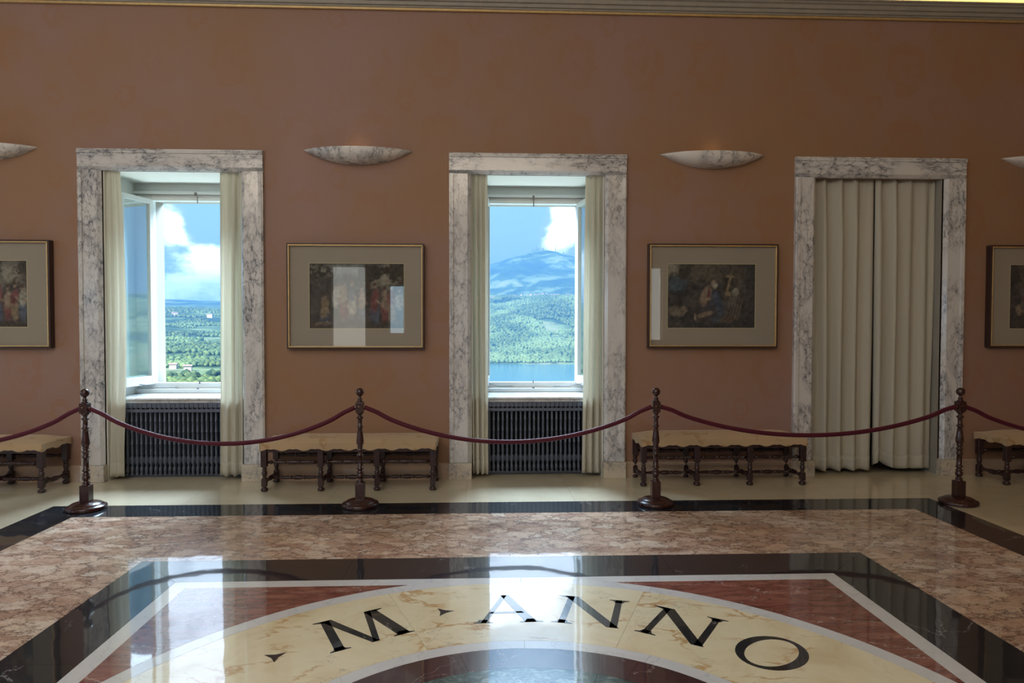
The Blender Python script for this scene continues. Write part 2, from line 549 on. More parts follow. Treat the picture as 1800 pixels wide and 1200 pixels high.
def mat_brocade():
    m, nt, out = new_mat('gold_brocade')
    v = obj_vec(nt, (1, 1, 1), 0.0)
    wob = vm(nt, 'SCALE', vm(nt, 'SUBTRACT', noise(nt, v, 12.0, 3, 0.5, col=True), (0.5, 0.5, 0.5)), scale=0.12)
    w = vm(nt, 'ADD', v, wob)
    wv = nd(nt, 'ShaderNodeTexWave', {'Vector': w, 'Scale': 4.0, 'Distortion': 9.0, 'Detail': 2.0, 'Detail Scale': 1.6}, wave_type='RINGS')
    pat = mth(nt, 'MULTIPLY', smooth(nt, wv.outputs['Fac'], 0.55, 0.8), smooth(nt, noise(nt, v, 6.0, 2), 0.5, 0.6))
    fine = noise(nt, v, 260.0, 2, 0.6)
    c = mix(nt, mth(nt, 'MULTIPLY', pat, 0.6), (0.55, 0.39, 0.235), (0.37, 0.21, 0.075))
    c = mix(nt, mth(nt, 'MULTIPLY', fine, 0.2), c, (0.42, 0.27, 0.11))
    principled(nt, out, c, 0.6, spec=0.3, normal=bump(nt, fine, 0.2, 0.002), **{'Sheen Weight': 0.25})
    return m


def mat_rope():
    m, nt, out = new_mat('crimson_rope')
    v = obj_vec(nt)
    f = noise(nt, v, 220.0, 2, 0.6)
    c = mix(nt, f, (0.035, 0.003, 0.008), (0.11, 0.005, 0.022))
    principled(nt, out, c, 0.6, spec=0.3, normal=bump(nt, f, 0.3, 0.003), **{'Sheen Weight': 0.25, 'Sheen Tint': (1.0, 0.35, 0.5, 1.0)})
    return m


def mat_curtain(name, c0, trans=0.35):
    m, nt, out = new_mat(name)
    tc = nt.nodes.new('ShaderNodeTexCoord')
    v = nd(nt, 'ShaderNodeMapping', {0: tc.outputs['Object'], 3: (1, 1, 1)}).outputs[0]
    f = noise(nt, v, 300.0, 2, 0.6)
    g = noise(nt, v, 12.0, 3, 0.5)
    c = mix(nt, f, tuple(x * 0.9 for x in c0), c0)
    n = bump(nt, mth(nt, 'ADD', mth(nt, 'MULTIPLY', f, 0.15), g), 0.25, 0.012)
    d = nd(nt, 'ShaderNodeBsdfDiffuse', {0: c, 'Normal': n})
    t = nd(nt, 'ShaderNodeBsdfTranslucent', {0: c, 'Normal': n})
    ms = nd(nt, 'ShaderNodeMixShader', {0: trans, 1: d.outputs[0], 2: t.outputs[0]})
    nt.links.new(ms.outputs[0], out.inputs[0])
    return m


def mat_glass(name, ior=1.5, tint=(0.97, 0.99, 0.98)):
    m, nt, out = new_mat(name)
    t = nd(nt, 'ShaderNodeBsdfTransparent', {0: rgb(tint)})
    g = nd(nt, 'ShaderNodeBsdfGlossy', {0: (1, 1, 1, 1), 'Roughness': 0.0})
    fr = nd(nt, 'ShaderNodeFresnel', {'IOR': ior})
    ge = nt.nodes.new('ShaderNodeNewGeometry')
    fac = mth(nt, 'MULTIPLY', fr.outputs[0], mth(nt, 'SUBTRACT', 1.0, ge.outputs['Backfacing']))
    ms = nd(nt, 'ShaderNodeMixShader', {0: fac, 1: t.outputs[0], 2: g.outputs[0]})
    nt.links.new(ms.outputs[0], out.inputs[0])
    return m


def mat_iron():
    m, nt, out = new_mat('painted_cast_iron')
    v = obj_vec(nt, (1, 1, 1), 3.0)
    c = mix(nt, noise(nt, v, 40.0, 4, 0.6), (0.085, 0.10, 0.145), (0.14, 0.165, 0.23))
    principled(nt, out, c, 0.38, metal=0.15, spec=0.5)
    return m


def mat_print():
    m, nt, out = new_mat('painted_print')
    at = nd(nt, 'ShaderNodeAttribute', {}, attribute_name='paint')
    v = obj_vec(nt)
    f = noise(nt, v, 90.0, 4, 0.7)
    c = mix(nt, mth(nt, 'MULTIPLY', f, 0.25), at.outputs[0], (0.03, 0.03, 0.035))
    principled(nt, out, c, 0.7, spec=0.2)
    return m


M = {
    'paper': mat_wallpaper(),
    'arab_v': mat_arabescato('arabescato_upright', (1.5, 1.2, 0.75), (0.0, 0.5, 0.0)),
    'arab_h': mat_arabescato('arabescato_lying', (0.8, 1.2, 1.9), (0.0, -0.25, 0.0)),
    'arab_soft': mat_arabescato('pale_marble_upright', (1.5, 1.2, 0.75), (0.0, 0.4, 0.0), 0.75),
    'arab_plinth': mat_arabescato('cream_marble', (1.2, 1.2, 1.2), (0, 0.6, 0), 0.6, ((0.70, 0.62, 0.50), (0.62, 0.55, 0.45))),
    'bowl': mat_arabescato('bowl_marble', (0.62, 0.62, 0.5), (0.0, 0.9, 0.3), 0.8, ((0.80, 0.76, 0.73), (0.74, 0.70, 0.68))),
    'sill': mat_arabescato('sill_marble', (0.8, 1.0, 1.0), (0, 0, 0), 0.5, ((0.78, 0.79, 0.80), (0.70, 0.71, 0.72))),
    'beige': mat_floor('beige_travertine', 'beige', 2.1),
    'black': mat_floor('black_marble', 'black', 1.85),
    'breccia': mat_floor('breccia_marble', 'breccia', 1.95),
    'white': mat_floor('white_marble', 'white', 1.95),
    'red': mat_floor('red_marble', 'red', 1.95),
    'darkred': mat_floor('porphyry', 'darkred', 1.95),
    'yellow': mat_floor('yellow_marble', 'yellow', 1.95),
    'green': mat_floor('green_marble', 'green', 1.95),
    'grout': plain('floor_bed', (0.16, 0.15, 0.14), 0.8),
    'base': mat_arabescato('baseboard_stone', (1, 1, 1), (0, 0.3, 0), 0.15, ((0.50, 0.36, 0.25), (0.44, 0.31, 0.22))),
    'white_paint': plain('white_paint', (0.80, 0.82, 0.80), 0.35, var=0.04),
    'plaster': plain('white_plaster', (0.84, 0.83, 0.77), 0.8, var=0.03, scale=3),
    'cream': plain('cream_plaster', (0.80, 0.68, 0.46), 0.85, var=0.05, scale=2),
    'cornice': plain('grey_cornice_paint', (0.34, 0.31, 0.27), 0.5, var=0.15, scale=12),
    'gold': plain('gilding', (0.60, 0.42, 0.20), 0.42, metal=0.5, var=0.25, scale=30),
    'frame_dark': plain('dark_frame_wood', (0.045, 0.022, 0.020), 0.35, var=0.2),
    'mat': plain('mount_board', (0.40, 0.335, 0.29), 0.9, var=0.03, scale=4),
    'wood': mat_wood(), 'walnut': mat_bench_wood(), 'brocade': mat_brocade(), 'rope': mat_rope(),
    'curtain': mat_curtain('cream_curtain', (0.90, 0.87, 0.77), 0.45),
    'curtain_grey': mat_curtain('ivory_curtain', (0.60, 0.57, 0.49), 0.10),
    'iron': mat_iron(), 'metal': plain('dark_steel', (0.16, 0.16, 0.17), 0.4, metal=0.8),
    'brass': plain('brass', (0.70, 0.56, 0.34), 0.3, metal=1.0),
    'glass': mat_glass('window_glass', 4.0, (0.90, 0.97, 0.97)), 'pglass': mat_glass('picture_glass', 1.85),
    'print': mat_print(),
    'shutter': plain('dark_shutter', (0.03, 0.03, 0.03), 0.7),
    'outer': plain('outer_render', (0.34, 0.32, 0.28), 0.9, var=0.06, scale=2),
}

# ------------------------------------------------------------------ room shell
WALL_Y, OUT_Y = 0.04, 0.95
OPEN_W = 1.326
REV_TOP = 3.005


def build_shell():
    b = MB()
    xs = sorted(WINX.values())
    edges = [XL]
    for x in xs:
        edges += [x - OPEN_W / 2, x + OPEN_W / 2]
    edges.append(XR)
    for i in range(0, len(edges), 2):
        b.box(edges[i], edges[i + 1], WALL_Y, OUT_Y, -0.02, REV_TOP)
    b.box(XL, XR, WALL_Y, OUT_Y, REV_TOP, ZC)
    struct(b.obj('wall_back', M['paper']), 'ochre damask papered wall pierced by the tall windows')
    t = 0.3
    wl = MB()
    last = YB
    for yy in (-10.2, -6.4, -2.6):
        wl.box(XL - t, XL, last, yy - 0.65, -0.02, ZC)
        wl.box(XL - t, XL, yy - 0.65, yy + 0.65, -0.02, 0.75)
        wl.box(XL - t, XL, yy - 0.65, yy + 0.65, 3.25, ZC)
        last = yy + 0.65
    wl.box(XL - t, XL, last, OUT_Y, -0.02, ZC)
    struct(wl.obj('wall_left', M['paper']))
    for i, yy in enumerate((-10.2, -6.4, -2.6)):  # frames of the assumed left wall windows, added for light from the left
        fr = MB()
        for q in (-0.65, -0.03, 0.59):
            fr.box(XL - 0.18, XL - 0.12, yy + q, yy + q + 0.06, 0.75, 3.25)
        fr.box(XL - 0.18, XL - 0.12, yy - 0.65, yy + 0.65, 0.75, 0.81)
        fr.box(XL - 0.18, XL - 0.12, yy - 0.65, yy + 0.65, 3.19, 3.25)
        struct(fr.obj('window_%d' % (10 + i), M['white_paint']))
    struct(MB().box(XR, XR + t, YB, OUT_Y, -0.02, ZC).obj('wall_right', M['paper']))
    struct(MB().box(XL - t, XR + t, YB - t, OUT_Y, ZC, ZC + t).obj('ceiling', M['cream']))
    # wall behind the camera with its own tall window openings (mirrored in the picture glass)
    ow = [(-7.4, 0.9, 0.85, 3.16, 9, (1.0, 0.82, 0.60)), (-3.79, 1.0, 0.85, 3.16, 9, (1.0, 0.78, 0.55)), (-2.44, 0.48, 1.24, 2.62, 4, (0.6, 0.85, 1.0)), (-0.3, 0.9, 0.85, 3.16, 5, (0.9, 0.9, 1.0)), (4.68, 1.0, 1.05, 3.16, 5, (1.0, 0.78, 0.55))]
    f = MB()
    last = XL
    for x, w, z0, z1, pw, col in ow:
        f.box(last, x - w / 2, YB - t, YB, -0.02, ZC)
        f.box(x - w / 2, x + w / 2, YB - t, YB, -0.02, z0)
        f.box(x - w / 2, x + w / 2, YB - t, YB, z1, ZC)
        last = x + w / 2
    f.box(last, XR, YB - t, YB, -0.02, ZC)
    struct(f.obj('wall_front', M['paper']))
    for i, (x, w, z0, z1, pw, col) in enumerate(ow):
        fr = MB()
        for s in (-1, 1):
            a, e = sorted((x + s * w / 2, x + s * (w / 2 - 0.05)))
            fr.box(a, e, YB - 0.16, YB - 0.1, z0, z1)
        fr.box(x - w / 2, x + w / 2, YB - 0.16, YB - 0.1, z1 - 0.05, z1)
        struct(fr.obj('window_%d' % (5 + i), M['white_paint']))
        area('rear_window_daylight', (x, YB - 0.22, (z0 + z1) / 2), (x, 0, (z0 + z1) / 2), w, z1 - z0, pw, col)
    # cornice : stacked mouldings, gilded fillet below
    c = struct(empty('trim_1'), 'stepped grey cornice with a gilded fillet along the wall top')
    prof = [(WALL_Y, 4.594), (0.012, 4.594), (0.008, 4.606), (-0.012, 4.610), (-0.016, 4.622), (-0.020, 4.638), (-0.040, 4.642), (-0.044, 4.652), (-0.046, 4.676), (-0.066, 4.684), (-0.074, 4.698), (-0.090, 4.702), (-0.090, 4.716), (WALL_Y, 4.716)]
    MB().prism([p for p in prof], XL, XR, 'x').obj('moulding', M['cornice'], c)
    MB().box(XL, XR, 0.012, WALL_Y, 4.568, 4.592).obj('gilded_fillet', M['gold'], c, 0.004)
    struct(MB().box(XL, XR, 0.02, WALL_Y, 4.716, ZC).obj('trim_2', M['cream']), 'cream cove rising above the cornice')
    # baseboards between the marble surrounds
    bb = struct(empty('baseboard_back'), 'low brown stone baseboard along the papered wall')
    segs = []
    last = XL
    for x in xs:
        segs.append((last, x - 0.874))
        last = x + 0.874
    segs.append((last, XR))
    for a, e in segs:
        MB().prism([(WALL_Y, 0.0), (WALL_Y, 0.16), (0.03, 0.16), (0.02, 0.15), (0.018, 0.0)], a, e, 'x').obj('board', M['base'], bb)


build_shell()

# ------------------------------------------------------------------ inlaid floor
FC = (0.172, -4.652)
TH = 0.02


def build_floor():
    fl = MB().box(XL, XR, YB, OUT_Y, -0.12, -TH).obj('floor', M['grout'])
    struct(fl, 'polished inlaid marble floor with bands, ring and letters')
    g = 0.0007
    cx, cy = FC

    def piece(name, pts, mat, top=0.0, label=None):
        # local coordinates around the piece centre keep every slab's grain its own
        area2 = sum(pts[i][0] * pts[(i + 1) % len(pts)][1] - pts[(i + 1) % len(pts)][0] * pts[i][1] for i in range(len(pts)))
        if area2 < 0:
            pts = pts[::-1]
        o = MB().prism(pts, -TH, top).obj(name, mat, fl)
        if label:
            o['label'] = label
        return o

    def rect(x0, x1, y0, y1):
        return [(x0 + g, y0 + g), (x1 - g, y0 + g), (x1 - g, y1 - g), (x0 + g, y1 - g)]

    # beige slabs around the pattern
    H = [3.775, 3.428, 2.376, 2.0, 1.905]
    L, R_, T, Bt = cx - H[0], cx + H[0], cy + H[0], cy - H[0]
    xs = [-9.6, -8.4, -7.2, -6.0, -4.8, L]
    ys = [T, -0.42, 0.28, OUT_Y]
    xc = [L, -2.55, -1.35, -0.15, 0.80, 2.0, 3.1, R_]
    for j in range(3):
        allx = xs[:-1] + xc + [5.1, 6.3, 7.5, XR]
        off = 0.0 if j != 1 else 0.0
        for a, e in zip(allx[:-1], allx[1:]):
            piece('floor_slab', rect(a + off, e + off, ys[j], ys[j + 1]), M['beige'])
    yb = [T - i * 1.26 for i in range(7)]
    for a, e in list(zip(xs[:-1], xs[1:])) + list(zip([R_, 5.1, 6.3, 7.5], [5.1, 6.3, 7.5, XR])):
        for y1, y0 in zip(yb[:-1], yb[1:]):
            piece('floor_slab', rect(a, e, y0, y1), M['beige'])
    allx = xs[:-1] + xc + [5.1, 6.3, 7.5, XR]
    for y0, y1 in ((YB, -11.0), (-11.0, -9.7), (-9.7, yb[-1])):
        for a, e in zip(allx[:-1], allx[1:]):
            piece('floor_slab', rect(a, e, y0, y1), M['beige'])

    def rot(p, k):
        x, y = p
        for _ in range(k):
            x, y = -y, x
        return (cx + x, cy + y)

    def band(name, ho, hi, cuts, mat):
        # four mitred sides cut into slabs
        for k in range(4):
            cs = [-1] + cuts + [1]
            for i in range(len(cs) - 1):
                def edge(c, h):
                    return -h if c == -1 else h if c == 1 else c
                a, e = cs[i], cs[i + 1]
                pts = [(edge(a, hi) + g, hi + g), (edge(e, hi) - g, hi + g), (edge(e, ho) - g, ho - g), (edge(a, ho) + g, ho - g)]
                piece(name, [rot(p, k) for p in pts], mat)
    band('black_border_slab', H[0], H[1], [-2.06, -0.68, 0.705, 2.08], M['black'])
    band('breccia_slab', H[1], H[2], [-1.36, 0.01, 1.38], M['breccia'])
    band('inner_black_slab', H[2], H[3], [-1.017, 1.013], M['black'])
    Ro, Ri, ro, ri = 2.0, 1.912, 1.168, 1.087
    xm = math.sqrt(Ro * Ro - H[4] * H[4])
    for k in range(4):
        for s in (1, -1):
            arc = [(Ro * math.sin(t), Ro * math.cos(t)) for t in np.linspace(0.0, math.asin(xm / Ro), 10)]
            pts = [(s * p[0], p[1] + 0.0) for p in arc] + [(s * H[4], H[4])] + [(s * H[3], H[3] - g)]
            piece('white_strip', [rot(p, k) for p in pts], M['white'])
        a0 = math.asin(xm / Ro)
        arc = [((Ro + g) * math.sin(t), (Ro + g) * math.cos(t)) for t in np.linspace(a0, PI / 2 - a0, 30)]
        pts = arc + [(H[4] - g, H[4] - g)]
        piece('red_spandrel', [rot(p, k) for p in pts], M['red'])

    def ring(name, r0, r1, n, a0, mat, sub=12):
        for i in range(n):
            t0, t1 = a0 + 2 * PI * i / n, a0 + 2 * PI * (i + 1) / n
            e0, e1 = g / r1, (g / r0 if r0 > 0.01 else 0.0)
            out = [(cx + (r1 - g) * math.sin(t), cy + (r1 - g) * math.cos(t)) for t in np.linspace(t0 + e0, t1 - e0, sub)]
            inn = [(cx + (r0 + g) * math.sin(t), cy + (r0 + g) * math.cos(t)) for t in np.linspace(t1 - e1, t0 + e1, sub)]
            piece(name, out + (inn if r0 > 0.01 else [(cx, cy)]), mat)
    ring('outer_ring_segment', Ri, Ro, 16, 0.03, M['white'])
    ring('yellow_ring_segment', ro, Ri, 8, math.radians(23.3), M['yellow'], 20)
    ring('inner_ring_segment', ri, ro, 12, 0.55, M['white'])
    ring('dark_ring_segment', 0.90, ri, 8, math.radians(-15), M['darkred'], 14)
    ring('green_disc_segment', 0.0, 0.90, 6, math.radians(22), M['green'], 14)

    # letters inlaid in the yellow ring
    def place(polys, ang, rbase, scale, wid, name, label):
        ca, sa = math.cos(ang), math.sin(ang)
        b = MB()
        for poly in polys:
            pts = []
            for (x, y) in poly:
                lx, ly = (x - wid / 2) * scale, rbase + y * scale
                pts.append((cx + lx * ca + ly * sa, cy - lx * sa + ly * ca))
            a2 = sum(pts[i][0] * pts[(i + 1) % len(pts)][1] - pts[(i + 1) % len(pts)][0] * pts[i][1] for i in range(len(pts)))
            b.prism(pts if a2 > 0 else pts[::-1], -0.004, 0.0007)
        o = b.obj(name, M['black'], fl)
        o['label'] = label

    def serif(x0, x1, y, up=True, s=0.045):
        d = 1 if up else -1
        m = (x0 + x1) / 2
        return [(x0, y), (x1, y), (x1, y + d * 0.018), (m + 0.085, y + d * s), (m + 0.06, y + d * 0.11), (m - 0.06, y + d * 0.11), (m - 0.085, y + d * s), (x0, y + d * 0.018)]
    LM = [[(0.07, 0), (0.205, 0), (0.31, 1), (0.18, 1)], [(0.19, 1), (0.34, 1), (0.69, 0.0), (0.585, 0.0)], [(0.60, 0.0), (0.69, 0.0), (0.94, 1), (0.84, 1)],
          [(0.84, 1), (1.02, 1), (1.15, 0), (0.97, 0)], serif(0.0, 0.29, 0), serif(0.90, 1.21, 0), [(0.07, 1.0), (0.07, 0.98), (0.20, 0.93), (0.25, 1.0)], [(1.12, 1.0), (1.12, 0.98), (0.99, 0.93), (0.93, 1.0)]]
    LN = [[(0.12, 0), (0.22, 0), (0.24, 1), (0.14, 1)], [(0.08, 1), (0.29, 1), (1.0, 0.0), (0.82, 0.0)], [(0.86, 0), (0.97, 0), (0.98, 1), (0.88, 1)],
          serif(0.02, 0.33, 0), serif(0.78, 1.09, 1, False), [(-0.02, 1.0), (-0.02, 0.98), (0.12, 0.93), (0.2, 1.0)]]
    LA = [[(0.10, 0), (0.18, 0), (0.54, 1), (0.46, 1)], [(0.44, 1), (0.57, 1), (0.92, 0), (0.75, 0)], [(0.24, 0.32), (0.76, 0.32), (0.73, 0.38), (0.27, 0.38)], serif(0.0, 0.28, 0), serif(0.67, 1.01, 0)]
    LO = []
    n = 36
    for i in range(n):
        t0, t1 = 2 * PI * i / n, 2 * PI * (i + 1) / n
        LO.append([(0.5 + 0.44 * math.cos(t0), 0.5 + 0.515 * math.sin(t0)), (0.5 + 0.44 * math.cos(t1), 0.5 + 0.515 * math.sin(t1)), (0.5 + 0.30 * math.cos(t1), 0.5 + 0.45 * math.sin(t1)), (0.5 + 0.30 * math.cos(t0), 0.5 + 0.45 * math.sin(t0))])
    TR = []
    tri = []
    for i in range(3):
        a = PI / 2 + i * 2 * PI / 3 + 0.45
        tri.append((0.5 * math.cos(a), 0.5 * math.sin(a)))
        a += PI / 3
        tri.append((0.17 * math.cos(a), 0.17 * math.sin(a)))
    TR = [tri]
    rd = math.radians
    place(LM, rd(-30.6), 1.372, 0.358, 1.21, 'letter', 'black inlaid capital letter M')
    place(LA, rd(-1.6), 1.372, 0.358, 1.01, 'letter', 'black inlaid capital letter A')
    place(LN, rd(15.3), 1.372, 0.358, 1.09, 'letter', 'first black inlaid capital letter N')
    place(LN, rd(33.0), 1.372, 0.358, 1.09, 'letter', 'second black inlaid capital letter N')
    place(LO, rd(49.9), 1.372, 0.358, 1.0, 'letter', 'black inlaid capital letter O')
    place(TR, rd(-47.2), 1.545, 0.115, 0.0, 'letter_dot', 'three-pointed black dot before the letter M')
    place(TR, rd(-14.0), 1.565, 0.115, 0.0, 'letter_dot', 'three-pointed black dot after the letter M')


build_floor()


# ------------------------------------------------------------------ marble surrounds, windows, radiators
def surround(n, k, matv):
    cx = WINX[k]
    W = 1.745 / 2
    I = OPEN_W / 2
    t = struct(empty('trim_%d' % n), ['', 'grey veined marble surround of the left window', 'pale marble surround of the middle window', 'heavily veined marble surround of the curtained opening'][k])
    for s in (-1, 1):
        prof = [(I, 0.06), (I, 0.03), (I + 0.03, 0.0), (W - 0.045, 0.0), (W - 0.042, -0.012), (W - 0.012, -0.014), (W - 0.010, -0.004), (W, -0.002), (W, WALL_Y)]
        pts = [(cx + s * x, y) for x, y in prof]
        if s > 0:
            pts = pts[::-1]
        a2 = sum(pts[i][0] * pts[(i + 1) % len(pts)][1] - pts[(i + 1) % len(pts)][0] * pts[i][1] for i in range(len(pts)))
        if a2 < 0:
            pts = pts[::-1]
        MB().prism(pts, 0.165, 3.0, 'z').obj('jamb', matv, t)
        a, e = sorted((cx + s * (I - 0.01), cx + s * (W + 0.006)))
        MB().box(a, e, -0.022, 0.06, 0.0, 0.163).obj('plinth_block', M['arab_plinth'], t, 0.004)
    prof = [(0.06, 3.002), (0.03, 3.002), (0.0, 3.035), (0.0, 3.16), (-0.012, 3.163), (-0.014, 3.19), (-0.004, 3.192), (-0.002, 3.202), (WALL_Y, 3.202)]
    MB().prism(prof, cx - W, cx + W, 'x').obj('lintel', M['arab_h'], t)


surround(2, 1, M['arab_v'])
surround(3, 2, M['arab_soft'])
surround(4, 3, M['arab_v'])


def window(n, k, angL, angR, full=True):
    cx = WINX[k]
    I = OPEN_W / 2
    w = struct(empty('window_%d' % n), {1: 'left window, its white casement swung open, hills and clouds outside', 2: 'middle window, both casements open on the mountain and lake'}.get(k))
    fy0, fy1 = 0.65, 0.72
    HX = 0.470
    T0, B0 = 2.82, 0.905
    # painted reveal
    r = MB()
    r.box(cx - I, cx - I + 0.012, 0.062, 0.95, 0.0, REV_TOP)
    r.box(cx + I - 0.012, cx + I, 0.062, 0.95, 0.0, REV_TOP)
    r.box(cx - I + 0.012, cx + I - 0.012, 0.062, 0.95, REV_TOP - 0.008, REV_TOP)
    r.obj('reveal', M['plaster'], w)
    # outer masonry round the opening
    o = MB()
    o.box(cx - I, cx - HX - 0.02, 0.73, 0.95, 0.0, REV_TOP)
    o.box(cx + HX + 0.02, cx + I, 0.73, 0.95, 0.0, REV_TOP)
    o.box(cx - HX - 0.02, cx + HX + 0.02, 0.73, 0.95, 2.84, REV_TOP)
    o.box(cx - HX - 0.02, cx + HX + 0.02, 0.73, 0.95, 0.0, 0.86)
    o.box(cx - I, cx + I, 0.40, 0.73, 0.0, 0.76)
    o.obj('outer_masonry', M['outer'], w)
    # fixed frame
    f = MB()
    f.box(cx - I + 0.012, cx - HX, fy0, fy1, 0.80, 2.92)
    f.box(cx + HX, cx + I - 0.012, fy0, fy1, 0.80, 2.92)
    f.box(cx - HX, cx + HX, fy0, fy1, T0, 2.92)
    f.box(cx - HX, cx + HX, fy0, fy1, 0.80, B0)
    f.obj('fixed_frame', M['white_paint'], w, 0.003)
    h = MB()
    h.box(cx - I + 0.012, cx + I - 0.012, 0.60, 0.65, 2.885, 2.915)
    h.box(cx - I + 0.012, cx + I - 0.012, 0.63, 0.65, 2.82, 2.85)
    h.box(cx - I + 0.012, cx + I - 0.012, 0.645, 0.655, 2.915, REV_TOP)
    h.obj('head_moulding', M['white_paint'], w, 0.004)
    l = MB()
    l.box(cx - I + 0.012, cx + I - 0.012, 0.60, 0.65, 0.80, 0.845)
    l.obj('bottom_ledge', M['white_paint'], w, 0.006)
    # marble sill with a moulded nosing
    MB().prism([(0.65, 0.745), (0.65, 0.80), (0.16, 0.80), (0.135, 0.795), (0.13, 0.78), (0.14, 0.772), (0.155, 0.768), (0.155, 0.745)], cx - I + 0.013, cx + I - 0.013, 'x').obj('sill', M['sill'], w)
    # casements
    for s, ang in ((-1, angL), (1, angR)):
        hinge = empty('casement_pivot', (cx + s * HX, 0.645, 0), 0, None)
        bpy.data.objects.remove(hinge)
        lw = 0.465
        z0, z1 = 0.895, 2.83
        b = MB()
        a, e = sorted((0.0, -s * 0.045))
        b.box(a, e, -0.045, 0.0, z0, z1)
        a, e = sorted((-s * (lw - 0.048), -s * lw))
        b.box(a, e, -0.045, 0.0, z0, z1)
        a, e = sorted((-s * 0.045, -s * (lw - 0.048)))
        b.box(a, e, -0.045, 0.0, z1 - 0.05, z1)
        b.box(a, e, -0.045, 0.0, z0, z0 + 0.09)
        # drip rail along the foot of the leaf
        a, e = sorted((-s * 0.01, -s * (lw - 0.01)))
        b.prism([(-0.045, z0 + 0.01), (-0.085, z0 + 0.015), (-0.085, z0 + 0.03), (-0.045, z0 + 0.075)][::-1], a, e, 'x')
        # glazing beads
        for zz in (z0 + 0.09, z1 - 0.062):
            a, e = sorted((-s * 0.045, -s * (lw - 0.048)))
            b.box(a, e, -0.052, -0.045, zz, zz + 0.012)
        c = b.obj('casement', M['white_paint'], w, 0.003)
        c.location = (cx + s * (HX - 0.002), 0.645, 0)
        c.rotation_euler = (0, 0, s * math.radians(-ang) if s > 0 else math.radians(-ang))
        if s > 0:
            c.rotation_euler = (0, 0, math.radians(ang))
        a, e = sorted((-s * 0.043, -s * (lw - 0.046)))
        MB().box(a, e, -0.027, -0.021, z0 + 0.085, z1 - 0.045).obj('pane', M['glass'], c)
        hd = MB()
        xh = -s * (lw - 0.024)
        hd.lathe([(0, 0.008), (0.03, 0.008)], (xh, -0.075, 1.75), 8, 'y')
        hd.box(xh - 0.009, xh + 0.009, -0.088, -0.074, 1.65, 1.77)
        hd.obj('handle', M['brass'], c, 0.002)
        # stay hook from the frame to the leaf
        tip = Vector((-s * 0.25, -0.02, z0 + 0.02))
        tip.rotate(c.rotation_euler)
        q = Vector(c.location) + tip
        MB().tube([(cx + s * 0.22, 0.62, 0.862), ((cx + s * 0.22 + q.x) / 2, (0.62 + q.y) / 2, 0.872), q], 0.004, 6).obj('stay_rod', M['metal'], w)
    la = MB()
    la.box(cx - 0.014, cx + 0.006, 0.588, 0.60, 2.865, 2.90)
    la.lathe([(0.0, 0.005), (0.07, 0.005)], (cx, 0.632, 2.79), 8)
    la.box(cx - 0.006, cx + 0.006, 0.63, 0.64, 0.895, 0.925)
    la.lathe([(0.0, 0.012), (0.012, 0.012)], (cx, 0.59, 0.845), 8)
    la.obj('latch', M['metal'], w)
    return w


window(1, 1, 102, 93)
window(2, 2, 93, 97)
window(4, 4, 95, 95)  # assumed window out of frame, added with its lamps for light from the left
w3 = struct(empty('window_3'), 'closed dark shutters behind the drawn curtains')
b = MB()
cx3 = WINX[3]
for i in (-1, 1):
    b.box(cx3 + i * 0.33 - 0.315, cx3 + i * 0.33 + 0.315, 0.50, 0.54, 0.0, 2.95)
b.obj('shutter', M['shutter'], w3)
MB().box(cx3 - 0.663, cx3 + 0.663, 0.54, 0.56, 0.0, 3.0).obj('back_board', M['shutter'], w3)
b = MB()
for i in (-1, 1):
    b.box(cx3 + i * 0.657 - 0.006, cx3 + i * 0.657 + 0.006, 0.062, 0.54, 0.0, REV_TOP)
b.obj('reveal', M['outer'], w3)


def make_radiator():
    root = empty('radiator')
    n, pitch = 28, 0.0455
    s = MB()
    # front column with turned collars
    s.lathe([(0.055, 0.010), (0.06, 0.017), (0.10, 0.017), (0.115, 0.009), (0.13, 0.009), (0.145, 0.013), (0.21, 0.013), (0.225, 0.008), (0.235, 0.014), (0.25, 0.014), (0.33, 0.011), (0.335, 0.015), (0.345, 0.015), (0.35, 0.011), (0.45, 0.011), (0.455, 0.015), (0.465, 0.015), (0.47, 0.011), (0.56, 0.011), (0.565, 0.015), (0.575, 0.015), (0.58, 0.011), (0.66, 0.011), (0.675, 0.016), (0.70, 0.016)], (0, -0.075, 0), 8)
    # side loops near the foot
    for sg in (-1, 1):
        s.tube([(sg * 0.006, -0.075, 0.13), (sg * 0.017, -0.078, 0.155), (sg * 0.017, -0.078, 0.19), (sg * 0.006, -0.075, 0.22)], 0.0045, 5)
    # water column behind, arched top
    s.box(-0.012, 0.012, -0.06, 0.09, 0.07, 0.70)
    s.prism([(-0.10, 0.700), (0.10, 0.700), (0.10, 0.735), (0.07, 0.762), (-0.08, 0.762), (-0.10, 0.745)], -0.0205, 0.0205, 'x')
    s.box(-0.010, 0.010, -0.085, 0.08, 0.03, 0.075)
    me = s.mesh('section')
    me.materials.append(M['iron'])
    for i in range(n):
        o = bpy.data.objects.new('section', me)
        COL.objects.link(o)
        o.parent = root
        o.location = ((i - (n - 1) / 2) * pitch, 0, 0)
        if i == 0:
            bv = None
    MB().box(-0.645, 0.645, -0.105, -0.088, 0.655, 0.685).obj('front_rail', M['iron'], root, 0.003)
    MB().box(-0.645, 0.645, -0.02, 0.10, 0.0, 0.032).obj('base_rail', M['iron'], root, 0.003)
    MB().box(-0.645, 0.645, 0.095, 0.11, 0.03, 0.70).obj('back_plate', M['shutter'], root)
    return root


rad = make_radiator()
rad.location = (WINX[1], 0.25, 0)
tag(rad, 'dark cast iron radiator under the left window with the swung casement', 'radiator', 'radiators under the windows')
rad2 = copy_tree(rad)
rad2.location = (WINX[2], 0.25, 0)
rad2['label'] = 'dark cast iron radiator under the middle window that shows the lake'


